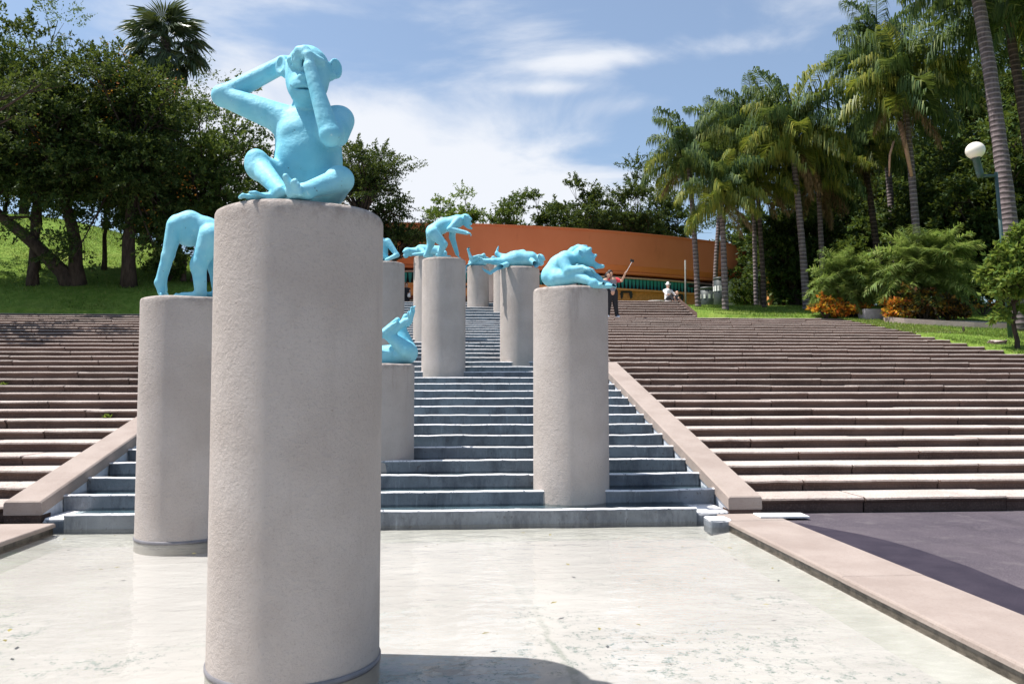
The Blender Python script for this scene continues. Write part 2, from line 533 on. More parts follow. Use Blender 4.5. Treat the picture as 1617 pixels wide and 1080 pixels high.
# building
t = NT('orange_plaster')
w = t.co(src='World')
c = t.mix(t.ramp(t.noise(.25, 4, .6, w), .3, .7), (.66, .195, .085), (.72, .225, .10))
c = t.mix(t.ramp(t.noise(1.2, 5, .7, t.co((1, 1, .3), 'World')), .55, .8, 0, .35), c, (.36, .11, .05))
M['orange'] = t.fin(c, .9, t.bump(t.noise(8, 3, .6, w), .3, .02), .15)
M['orange2'] = plain('bright_orange_plaster', (.62, .26, .09), .9)
M['pink'] = plain('pink_trim', (.62, .40, .36), .8)
M['maroon'] = plain('maroon_trim', (.13, .025, .02), .8)
M['teal'] = plain('teal_paint', (.03, .27, .26), .6)
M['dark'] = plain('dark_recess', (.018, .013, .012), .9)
M['grey'] = plain('grey_concrete', (.33, .31, .31), .9)
M['darkgrey'] = plain('dark_metal', (.045, .055, .055), .5)
M['lampgreen'] = plain('green_lamp_paint', (.035, .075, .07), .5)
M['iron'] = plain('black_iron', (.015, .015, .016), .6)
M['mastgrey'] = plain('pale_post', (.17, .175, .16), .7)
t = NT('globe_glass'); M['globe'] = t.fin((.80, .74, .64), .35, None, .5)
t.b.inputs['Transmission Weight'].default_value = .0
M['whiteboard'] = plain('white_board', (.74, .74, .72), .6)
M['thatch'] = plain('thatch', (.022, .018, .014), .95)
# clothes and skin
M['skin'] = plain('skin', (.46, .27, .19), .6)
M['blackcloth'] = plain('black_cloth', (.012, .012, .016), .9)
M['redcloth'] = plain('red_cloth', (.55, .045, .06), .85)
M['whitecloth'] = plain('white_cloth', (.75, .74, .74), .85)
M['hair'] = plain('dark_hair', (.015, .011, .010), .6)
M['shoe'] = plain('pale_shoe', (.35, .38, .45), .7)
t = NT('striped_grey_cloth')
wv = t.n.new('ShaderNodeTexWave'); wv.bands_direction = 'Z'; wv.inputs['Scale'].default_value = 9
t.l.new(t.co(), wv.inputs['Vector'])
M['stripecloth'] = t.fin(t.mix(t.ramp(wv.outputs[1], .4, .6), (.09, .09, .12), (.30, .29, .33)), .85)

# ------------------------------------------------------------------ measures of the place
Y0, TREAD, RISE, Z0 = 10.37, 0.68, 0.15, 0.26      # outer stairs, first flight, 14 steps
YL = Y0 + TREAD * 13 + 0.74                        # nose of the first step after the landing
TREAD2, N2 = 0.845, 16
ZT1 = Z0 + RISE * 13
Y2E = YL + TREAD2 * (N2 - 1)                       # nose of the last step of flight two
Z2E = ZT1 + RISE * N2
Y3, TREAD3, RISE3, N3 = Y2E + 1.5, 1.0, 0.215, 7
Z3E = Z2E + RISE3 * N3
CX0, CX1 = -5.05, 3.60                             # cascade channel
CW = 0.45                                          # ramp cap width


def stair_z(y):
    """height of the stone stairs at depth y"""
    if y < Y0: return 0.06
    if y < YL: return Z0 + RISE * min(13, int((y - Y0) / TREAD))
    if y < Y3: return ZT1 + RISE * (1 + min(N2 - 1, int((y - YL) / TREAD2)))
    return Z2E + RISE3 * (1 + min(N3 - 1, int((y - Y3) / TREAD3)))


def slope_z(y):
    """smooth height of the hill that the stairs climb"""
    pts = ((-400, .05), (Y0 - .3, .05), (Y0, .16), (YL, ZT1 + .1), (Y2E, Z2E), (Y3, Z2E + .25), (Y3 + 8, Z3E), (60, Z3E + .3), (140, Z3E + 5), (600, Z3E + 30))
    for (a, za), (b, zb) in zip(pts, pts[1:]):
        if y <= b: return za + (zb - za) * (y - a) / (b - a)
    return pts[-1][1]


def sm(x, a, b):
    t_ = min(1, max(0, (x - a) / (b - a))); return t_ * t_ * (3 - 2 * t_)


def ground_z(x, y):
    z = slope_z(y)
    if y > Y2E:
        # grass bank behind the left trees
        bank = sm(y, Y2E + 1.2, Y2E + 20) * (5.2 * sm(-x, 5.5, 27) + 3 * sm(-x, 24, 60))
        z += bank + 0.9 * sm(y, Y2E, Y2E + 3) * sm(-x, 5.6, 9)
        if x > 8: z += .5 * sm(x, 18, 40) * sm(y, Y2E, Y2E + 12)
    return z


# ------------------------------------------------------------------ ground sheet
XS = sorted(set([round(v, 3) for v in np.concatenate([
    np.linspace(-400, -60, 18), np.linspace(-60, -24, 25), np.linspace(-24, 24, 81), np.linspace(24, 60, 25), np.linspace(60, 400, 18)])]
    + [-22.0, -22.02, 16.3, 16.32, 18.5, 18.52, -11.2, -11.22, 11.6, 11.62]))
YS = sorted(set([round(v, 3) for v in np.concatenate([
    np.linspace(-200, 10, 12), np.linspace(10, 62, 105), np.linspace(62, 140, 30), np.linspace(140, 900, 20)])]
    + [round(Y0 - .01, 3), round(Y2E + .5, 3), round(Y2E + .52, 3), 27.0, 27.02]))


def under(x, y):
    if y <= Y0 - .005: return -14.0 <= 1e9 and True
    if y < Y2E + .51:
        xr = 16.31 if y < 27.01 else 18.51
        return -22.01 < x < xr
    if y < Y3 + TREAD3 * N3 + 12: return -11.21 < x < 11.61
    return False


V = []; F = []
nx = len(XS)
for y in YS:
    for x in XS:
        z = ground_z(x, y)
        if y <= Y0 - .005:
            z = -.45
        elif under(x, y): z -= .75
        else: z += .02 + .04 * math.sin(x * 1.3 + y) * math.sin(y * .9)
        V.append((x, y, z))
for j in range(len(YS) - 1):
    for i in range(nx - 1):
        a = j * nx + i
        F.append((a, a + 1, a + nx + 1, a + nx))
ground = link('ground', np_mesh('ground', V, F, True, M['grass']))
tag(ground, 'sloping ground covered with grass around the stairs and building', kind='structure')

# plaza: two asphalt sheets left and right of the pool, and one in front of it
PX0, PX1 = -4.83, 3.41          # inner edges of the copings
CO1 = 4.15                      # outer edge of the right coping
CO0 = -5.75
mb = MB()
mb.box(CO1 - .02, 60, -60, Y0 + .02, -.3, .06)
mb.box(-60, CO0 + .02, -60, Y0 + .02, -.3, .058)
mb.box(CO0 + .02, CO1 - .02, -60, -1.6, -.3, .059)
tag(mb.build('plaza', M['asphalt']), 'purple grey asphalt plaza beside the pool', kind='structure')
# dark band along the coping
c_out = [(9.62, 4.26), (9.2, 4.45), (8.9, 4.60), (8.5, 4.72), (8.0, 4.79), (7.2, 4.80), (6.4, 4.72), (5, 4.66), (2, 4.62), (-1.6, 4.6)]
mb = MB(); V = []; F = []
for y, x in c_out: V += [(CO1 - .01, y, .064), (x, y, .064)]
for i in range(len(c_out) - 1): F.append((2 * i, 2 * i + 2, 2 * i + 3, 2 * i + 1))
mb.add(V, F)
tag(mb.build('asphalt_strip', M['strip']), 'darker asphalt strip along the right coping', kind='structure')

# pool floor, sloping band painted as a reflection, coping stones
YF = 10.17
pool = empty('pool', (0, 0, 0)); tag(pool, 'shallow pool with white painted floor and stone coping', kind='structure')
mb = MB()
n = 40
V = []; F = []
bx = .34
mb.add([(PX0 + bx, -1.6, -.12), (PX1 - bx, -1.6, -.12), (PX1 - bx, YF - .5, -.12), (PX0 + bx, YF - .5, -.12)], [(0, 1, 2, 3)])
mb.build('pool_floor', M['poolfloor'], pool)
mb = MB()
ins = [(PX0 + bx, -1.6), (PX0 + bx, YF - .5), (PX1 - bx, YF - .5), (PX1 - bx, -1.6)]
outs = [(PX0, -1.6), (PX0, YF), (PX1, YF), (PX1, -1.6)]
for i in range(3):
    mb.add([(*ins[i], -.12), (*ins[i + 1], -.12), (*outs[i + 1], -.055), (*outs[i], -.055)], [(0, 1, 2, 3)])
mb.build('pool_reflection_band', M['poolband'], pool)
mb = MB()
mb.box(CO0 + .1, PX0 + .001, -1.6, YF - .03, -.3, .034); mb.box(PX1 - .001, CO1 - .1, -1.6, 9.7, -.3, .034)
mb.build('pool_wall', M['wetstone'], pool)


def slab_mesh(name, dx, dy, dz, bev=.018):
    """stone slab with rounded upper edges, x 0..dx, y 0..dy, top at z 0"""
    V = []; F = []
    rings = [(0, -dz), (0, -bev), (bev * .4, -bev * .3), (bev, 0)]
    for ins_, z in rings:
        V += [(ins_, ins_, z), (dx - ins_, ins_, z), (dx - ins_, dy - ins_, z), (ins_, dy - ins_, z)]
    for r_ in range(3):
        for k in range(4):
            a = r_ * 4 + k; b = r_ * 4 + (k + 1) % 4
            F.append((a, b, b + 4, a + 4))
    F.append((12, 13, 14, 15))
    return py_mesh(name, V, F)


def coping(x0, x1, y0, y1, L, ztop, th, curve=None):
    y = y1; k = 0
    while y > y0:
        l = L * rnd.uniform(.94, 1.06)
        o = link('coping_stone', slab_mesh('coping_stone', x1 - x0 + rnd.uniform(-.006, .006), l - .004, th), M['coping'], pool, loc=(x0 + rnd.uniform(-.004, .004), y - l, ztop + rnd.uniform(-.003, .003)))
        o.data.materials.clear(); o.data.materials.append(M['coping'])
        y -= l; k += 1


coping(PX1 - .02, CO1, -1.5, 9.72, 2.9, .085, .05)
coping(CO0, PX0 + .02, -1.5, YF - .02, 2.9, .085, .05)

wm = MB()
nxw, nyw = 2, 2
wm.add([(PX0 - .05, -1.6, 0), (PX1 + .05, -1.6, 0), (PX1 + .05, YF + .03, 0), (PX0 - .05, YF + .03, 0)], [(0, 1, 2, 3)])
tag(wm.build('water', M['water']), 'still shallow water of the pool', kind='structure')

# leaves lying on the water
lm = MB()
for k in range(46):
    x = rnd.uniform(PX0 + .1, PX1 - .2); y = rnd.uniform(3.2, 9.8)
    if (x + 1.0) ** 2 + (y - 5.2) ** 2 < .5: continue
    a = rnd.uniform(0, 6.28); L = rnd.uniform(.018, .045); w_ = L * .4
    ca, sa = math.cos(a), math.sin(a)
    lm.add([(x - L * ca, y - L * sa, .004), (x + w_ * sa, y - w_ * ca, .007), (x + L * ca, y + L * sa, .004), (x - w_ * sa, y + w_ * ca, .007)], [(0, 1, 2, 3)])
tag(lm.build('fallen_leaves', plain('fallen_leaf', (.20, .17, .05), .8, var=.5, sc=2)), 'small dry leaves floating on the pool', kind='stuff')

# ------------------------------------------------------------------ stone stairs, every block an object
_blk = {}


def block_mesh(L, depth, rise, seed):
    key = (round(L, 2), round(depth, 3), round(rise, 3), seed)
    if key in _blk: return _blk[key]
    rr = random.Random(seed * 13 + int(L * 100))
    # profile (y, z) from riser foot to the back of the tread; nose at y = 0, tread at z = 0
    prof = [(.035, -rise - .02), (.030, -.075), (.004, -.058), (-.010, -.030), (.004, -.008), (.030, 0), (depth + .05, 0)]
    V = []; F = []
    xs = [0, .014, L * .2, L * .4, L * .6, L * .8, L - .014, L]
    for i, x in enumerate(xs):
        e = .010 if i in (0, len(xs) - 1) else 0
        jy = rr.uniform(-.009, .009); jz = rr.uniform(-.006, .005)
        for k, (y, z) in enumerate(prof):
            V.append((x, y + (jy if k < 6 else 0) + (e if k < 6 else 0), z + (jz if 1 < k < 6 else 0) - (e * .6 if k > 1 else 0)))
    m = len(prof)
    for i in range(len(xs) - 1):
        for k in range(m - 1):
            a = i * m + k
            F.append((a, a + m, a + m + 1, a + 1))
    F.append(tuple(range(m))); F.append(tuple((len(xs) - 1) * m + k for k in range(m - 1, -1, -1)))
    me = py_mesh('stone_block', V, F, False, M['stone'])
    _blk[key] = me
    return me


def flight(name, label, x0f, x1f, ys, zs, depths, rise, L=2.0, shift=.33):
    root = empty(name, (0, ys[0], 0)); tag(root, label, kind='structure')
    for n_, (y, z, dp) in enumerate(zip(ys, zs, depths)):
        a, b = x0f(n_), x1f(n_)
        x = a; first = True
        while x < b - .3:
            l = L - ((n_ * shift + .35) % 1.0) * L * .8 if first else L
            l = min(l, b - x)
            if b - (x + l) < .4: l = b - x
            me = block_mesh(round(l, 1) if l != L else L, dp, rise, rnd.randrange(4))
            sc = l / (round(l, 1) if l != L else L)
            o = link('stone_block', me, None, root, loc=(x + .006, y - ys[0] + rnd.uniform(-.010, .010), z + rnd.uniform(-.006, .005)),
                     rot=(0, rnd.uniform(-.0016, .0016), rnd.uniform(-.002, .002)), scale=(sc * (l - .014) / l, 1, 1))
            x += l; first = False
    return root


f1y = [Y0 + TREAD * i for i in range(14)]; f1z = [Z0 + RISE * i for i in range(14)]; f1d = [TREAD] * 13 + [.75]
f2y = [YL + TREAD2 * i for i in range(N2)]; f2z = [ZT1 + RISE * (i + 1) for i in range(N2)]; f2d = [TREAD2] * (N2 - 1) + [1.55]
f3y = [Y3 + TREAD3 * i for i in range(N3)]; f3z = [Z2E + RISE3 * (i + 1) for i in range(N3)]; f3d = [TREAD3] * N3
XR, XL = CX1 + CW, CX0 - CW
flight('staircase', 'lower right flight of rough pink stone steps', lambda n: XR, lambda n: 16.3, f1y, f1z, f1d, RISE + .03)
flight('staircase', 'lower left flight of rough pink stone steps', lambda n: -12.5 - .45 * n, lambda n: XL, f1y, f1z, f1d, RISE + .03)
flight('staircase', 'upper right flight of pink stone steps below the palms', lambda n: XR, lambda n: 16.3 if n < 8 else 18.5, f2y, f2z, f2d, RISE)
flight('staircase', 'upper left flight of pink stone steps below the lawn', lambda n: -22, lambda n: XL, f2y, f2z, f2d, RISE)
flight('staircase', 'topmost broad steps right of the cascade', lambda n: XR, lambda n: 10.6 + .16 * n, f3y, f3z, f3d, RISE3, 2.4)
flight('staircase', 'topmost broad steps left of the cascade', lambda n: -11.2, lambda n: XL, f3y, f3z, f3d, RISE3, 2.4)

# terrace in front of the building
YT = Y3 + TREAD3 * N3
mb = MB(); mb.box(-11.4, 11.8, YT - .05, 75, Z3E - .6, Z3E + .004); mb.box(11.8, 34, 46, 75, Z3E - .6, Z3E)
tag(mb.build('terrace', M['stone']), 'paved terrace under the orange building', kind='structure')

# ------------------------------------------------------------------ cascade between the flights
casc = empty('cascade', (0, YF, 0)); tag(casc, 'wet painted concrete cascade steps between the flights', kind='structure')


def water_step(y, z, dp, rise, seed, x0=CX0, x1=CX1):
    rr = np.random.default_rng(seed)
    n = 72
    xs = np.linspace(x0, x1, n)
    def wob(a, k=5):
        s_ = np.zeros(n)
        for _ in range(k):
            s_ += rr.normal() * np.sin(xs * rr.uniform(.6, 5.5) + rr.uniform(0, 6.28))
        s_ += rr.normal(size=n) * .8
        return s_ * a / k ** .5
    wy, wz = wob(.010), wob(.0045)
    prof = [(.02, -rise - .08), (.018, -.05), (.0, -.02), (.012, -.004), (.05, 0.0), (.085, -.012), (.12, -.055), (dp + .06, -.06)]
    V = []; F = []; m = len(prof)
    for i, x in enumerate(xs):
        for k, (py_, pz) in enumerate(prof):
            a = 1 if 0 < k < 6 else .3 if k == 0 else 0
            V.append((x, py_ + wy[i] * a, pz + (wz[i] if 1 < k < 6 else 0)))
    for i in range(n - 1):
        for k in range(m - 1):
            a = i * m + k; F.append((a, a + m, a + m + 1, a + 1))
    o = link('cascade_step', np_mesh('cascade_step', V, F, True, M['cascade']), None, casc, loc=(0, y - YF, z))
    o['kind'] = 'structure'
    # raised rim where the step meets the side walls
    w2 = link('water_film', py_mesh('water_film', [(x0, .09, -.028), (x1, .09, -.028), (x1, dp + .01, -.028), (x0, dp + .01, -.028)], [(0, 1, 2, 3)], False, M['film']), None, o)
    return o


cy = [YF + TREAD * i for i in range(14)]
cz = [.185 + .147 * i for i in range(14)]
cd = [TREAD] * 13 + [1.0]
ry = cy[13] + 1.0
while ry < Y2E + .9:
    cy.append(ry); cz.append(cz[-1] + .147 * (1.0)); cd.append(TREAD2); ry += TREAD2
cd[-1] = Y3 - .2 - cy[-1]
for i in range(N3):
    cy.append(Y3 - .2 + TREAD3 * i); cz.append(cz[-1] + RISE3); cd.append(TREAD3)
for i, (y, z, d_) in enumerate(zip(cy, cz, cd)):
    water_step(y, z, d_, .147 if i else .30, 100 + i, CX0 + (0.0 if i else .32), CX1 - (0.0 if i else .46))


# side ramps with stone caps
def ramp(name, label, xa, xb, inner_right, y0, z0, y1, z1, base_drop=1.2):
    root = empty(name, (xa, y0, 0)); tag(root, label, 'ramp wall')
    root['kind'] = 'structure'; del root['category']
    L = y1 - y0
    s_ = (z1 - z0) / L
    th = .17 if name else .1
    # cap: slabs following the slope
    n = max(1, round(L / 9.5)); V = []; F = []
    b = .018
    sect = [(0, -th), (0, -b), (b, 0), (xb - xa - b, 0), (xb - xa, -b), (xb - xa, -th)]
    for k in range(n):
        ya, yb = L * k / n, L * (k + 1) / n - .008
        V = []; F = []
        for yy in (ya, ya + .015, yb - .01, yb):
            e = .012 if yy in (ya, yb) else 0
            for (x, z) in sect: V.append((x, yy, z0 + s_ * yy + z - (e if z > -b * 1.5 else 0)))
        m = len(sect)
        for i in range(3):
            for q in range(m):
                q2 = (q + 1) % m
                F.append((i * m + q, (i + 1) * m + q, (i + 1) * m + q2, i * m + q2))
        F.append(tuple(range(m))); F.append(tuple(3 * m + q for q in range(m - 1, -1, -1)))
        py = py_mesh('ramp_cap', V, F, False, M['coping'])
        link('ramp_cap', py, None, root)
    # wall below, with an uneven painted inner face
    nn = 60
    V = []; F = []
    rr = random.Random(int(abs(xa) * 10))
    for i in range(nn + 1):
        yy = .03 + (L - .03) * i / nn
        zt = z0 + s_ * yy - th * .98
        w0 = rr.uniform(-.012, .012)
        for (x, z) in ((.02, zt), (xb - xa - .02, zt), (xb - xa - .02 + w0 * 0, zt - .15), (xb - xa - .02, zt - base_drop), (.02, zt - base_drop), (.02 , zt - .15)):
            V.append((x + (w0 if z < zt else 0), yy, z))
    for i in range(nn):
        for q in range(6):
            q2 = (q + 1) % 6
            F.append((i * 6 + q, (i + 1) * 6 + q, (i + 1) * 6 + q2, i * 6 + q2))
    F.append(tuple(range(6))); F.append(tuple(nn * 6 + q for q in range(5, -1, -1)))
    link('ramp_wall', py_mesh('ramp_wall', V, F, False, M['inner']), None, root)
    # stone end block at the foot
    if base_drop > 1:
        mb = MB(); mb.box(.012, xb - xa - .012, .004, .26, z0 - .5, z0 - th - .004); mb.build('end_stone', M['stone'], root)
    return root


SL = RISE / TREAD
ramp('ramp_wall', 'right sloping wall with pale stone cap beside the lower cascade', CX1, CX1 + CW, False, 10.30, .30, YL - .35, .30 + SL * (YL - .35 - 10.30))
ramp('ramp_wall', 'left sloping wall with pale stone cap beside the lower cascade', CX0 - CW, CX0, True, 10.30, .33, YL - .35, .33 + SL * (YL - .35 - 10.30))
S2 = RISE / TREAD2
ramp('ramp_wall', 'right sloping wall beside the upper cascade', CX1, CX1 + CW, False, YL + .45, ZT1 + .22, Y2E + .8, Z2E + .1, .99)
ramp('ramp_wall', 'left sloping wall beside the upper cascade', CX0 - CW, CX0, True, YL + .45, ZT1 + .22, Y2E + .8, Z2E + .1, .99)
S3 = RISE3 / TREAD3
ramp('ramp_wall', 'right wall beside the topmost cascade', CX1, CX1 + CW, False, Y3 + .3, Z2E + .30, YT, Z3E + .05, .98)
ramp('ramp_wall', 'left wall beside the topmost cascade', CX0 - CW, CX0, True, Y3 + .3, Z2E + .30, YT, Z3E + .05, .98)
# landing slabs that join the ramp walls
for xa in (CX1, CX0 - CW):
    mb = MB(); mb.box(xa, xa + CW, YL - .345, YL + .445, ZT1 - .6, ZT1 + .04)
    tag(mb.build('landing_slab', M['coping']), 'flat stone slab joining two ramp walls', kind='structure')
    mb = MB(); mb.box(xa, xa + CW, Y2E + .81, Y3 + .29, Z2E - .6, Z2E + .04)
    tag(mb.build('landing_slab', M['coping']), 'flat stone slab joining two ramp walls', kind='structure')


def rough_block(name, mat, x0, x1, y0, y1, z0, z1, seed=1, bev=.03, jit=.008):
    bm = bmesh.new()
    bmesh.ops.create_cube(bm, size=1)
    for v in bm.verts:
        v.co = Vector((x0 + (x1 - x0) * (v.co.x + .5), y0 + (y1 - y0) * (v.co.y + .5), z0 + (z1 - z0) * (v.co.z + .5)))
    bmesh.ops.bevel(bm, geom=bm.edges[:], offset=bev, segments=3, affect='EDGES', profile=.6)
    rr = random.Random(seed)
    for v in bm.verts: v.co += Vector([rr.uniform(-jit, jit) for _ in range(3)])
    me = bpy.data.meshes.new(name); bm.to_mesh(me); bm.free()
    for p in me.polygons: p.use_smooth = True
    return link(name, me, mat)


o = rough_block('concrete_block', M['cascade'], 3.17, 3.45, 9.74, 10.02, -.1, .10, 3, .035, .004)
tag(o, 'small weathered blue grey concrete block in the far right pool corner', 'block')
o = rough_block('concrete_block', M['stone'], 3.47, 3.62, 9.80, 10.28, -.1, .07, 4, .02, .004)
tag(o, 'low stone piece between the coping and the foot of the right ramp wall', 'block')
mb = MB(); mb.box(0, .62, 0, .30, 0, .02)
o = mb.build('board', M['whiteboard'], loc=(3.86, 9.86, .088), rot=(0, 0, R(-3)))
tag(o, 'white flat board lying on the coping below the first step', 'board')
o = rough_block('corner_stone', M['coping'], 3.42, 4.15, 9.735, 10.27, -.1, .083, 6, .015, .002)
tag(o, kind='structure')
o.name = 'coping_corner'
o = rough_block('cascade_shoulder', M['cascade'], CX0 + .01, CX0 + .34, 10.30, 10.9, -.2, .12, 8, .05, .008); tag(o, kind='structure')
o = rough_block('cascade_shoulder', M['cascade'], CX1 - .47, CX1 - .01, 10.24, 10.9, -.2, .12, 9, .05, .008); tag(o, kind='structure')

# weeds in the joints
def weed(x, y, z, s):
    V = []; F = []
    for k in range(46):
        a = rnd.uniform(0, 6.28); e = rnd.uniform(.2, 1.3); L = s * rnd.uniform(.5, 1); w_ = L * .22
        d = Vector((math.cos(a) * math.cos(e), math.sin(a) * math.cos(e), math.sin(e)))
        sd = Vector((-math.sin(a), math.cos(a), 0)) * w_
        b0 = Vector((rnd.uniform(-s, s) * .5, rnd.uniform(-s, s) * .15, 0))
        i = len(V); V += [b0, b0 + d * L * .5 + sd, b0 + d * L, b0 + d * L * .5 - sd]; F.append((i, i + 1, i + 2, i + 3))
    return link('weed', py_mesh('weed', V, F, False, M['leaf_bright']), loc=(x, y, z))


tag(weed(-6.32, Y0 + 7 * TREAD - .02, Z0 + 6 * RISE, .11), 'small green weed in a joint of the lower left steps', 'weed')
tag(weed(-9.6, Y0 + 11 * TREAD - .02, Z0 + 10 * RISE, .10), 'tiny weed sprouting further up the left steps', 'weed')

# ------------------------------------------------------------------ pillars
PR = 0.53


def cascade_z(y):
    k = max([i for i in range(len(cy)) if cy[i] <= y] or [0]); return cz[k]


PIL = {  # x, y, bottom, top, radius
    'a': (-1.000, 5.26, -.20, 2.85, .53), 'b': (-3.12, 9.65, -.20, 2.76, .53), 'c': (-1.145, 12.74, .2, 2.09, .53),
    'd': (-.241, 19.23, 1.2, 4.79, .53), 'e': (1.779, 21.36, 1.7, 4.92, .53), 'f': (1.653, 11.175, -.1, 3.11, .53),
    'g': (-.792, 26.17, 2.6, 5.96, .53), 'h': (-1.872, 21.73, 1.7, 5.07, .53), 'i': (1.184, 38.68, 4.4, 7.57, .53),
    'j': (2.377, 36.98, 4.2, 7.40, .53), 'k': (1.667, 44.06, 5.5, 8.50, .53)}
PLAB = {
    'a': 'tall stucco pillar in the foreground pool carrying the cross-legged ape',
    'b': 'stucco pillar in the pool carrying the bent-over ape',
    'c': 'short stucco pillar carrying the ape with raised legs',
    'd': 'stucco pillar carrying the ape that walks with one arm forward',
    'e': 'stucco pillar carrying the ape sprawled with its arm hanging',
    'f': 'stucco pillar at the foot of the cascade carrying the ape leaning back with stretched legs',
    'g': 'pillar half hidden behind the walking ape\'s pillar',
    'h': 'pillar behind the foreground pillar carrying the ape with the bent elbow',
    'i': 'far pillar carrying the ape lying with one leg up',
    'j': 'far pillar mostly hidden behind the sprawled ape\'s pillar',
    'k': 'farthest pillar on the terrace behind the ape with one leg up'}
for key, (x, y, zb, zt, r_) in PIL.items():
    root = empty('pillar', (x, y, zt)); tag(root, PLAB[key], 'pillar', 'stucco pillars carrying blue apes')
    H_ = zt - zb
    nseg, nr = (160, 90) if key in 'ab' else (96, 40)
    zs_ = np.linspace(-H_, -.05, nr)
    prof = [(r_, z) for z in zs_] + [(r_ - .002, -.03), (r_ - .010, -.012), (r_ - .024, -.003), (r_ - .05, 0), (r_ * .5, .002), (0.01, .003)]
    V = []; F = []
    rr = np.random.default_rng(abs(hash(key)) % 10 + ord(key))
    ph = rr.uniform(0, 6.28, 8)
    for (pr, z) in prof:
        for k in range(nseg):
            a = 2 * math.pi * k / nseg
            w_ = .0028 * math.sin(2 * a + ph[0] + .4 * z) + .0007 * math.sin(5 * a + ph[1] - 1.5 * z) + .0004 * math.sin(17 * a + ph[2] + 9 * z)
            if pr > r_ - .03: pr2 = pr + w_
            else: pr2 = pr
            V.append((pr2 * math.cos(a), pr2 * math.sin(a), z + (.003 * math.sin(5 * a + ph[4]) if z > -.04 and pr > r_ * .6 else 0)))
    m = nseg
    for i in range(len(prof) - 1):
        for k in range(m):
            k2 = (k + 1) % m; F.append((i * m + k, i * m + k2, (i + 1) * m + k2, (i + 1) * m + k))
    link('shaft', np_mesh('shaft', V, F, True, M['stucco']), None, root)
    if key in 'ab':
        mb = MB(); mb.lathe([(r_ + .002, -zt - .005), (r_ + .012, -zt + .004), (r_ + .012, -zt + .026), (r_ + .003, -zt + .034)], 96)
        # open ring only
        mb.f = mb.f[:-2]
        mf = MB(); mf.lathe([(r_ + .006, -zt - .14), (r_ + .006, -zt - .004)], 96); mf.f = mf.f[:-2]; mf.build('pale_foot', M['poolband'], root, True)  # pale collar around the submerged end of the shaft
        mb.build('base_ring', plain('wet_ring_' + key, (.17, .16, .17), .5), root, True)

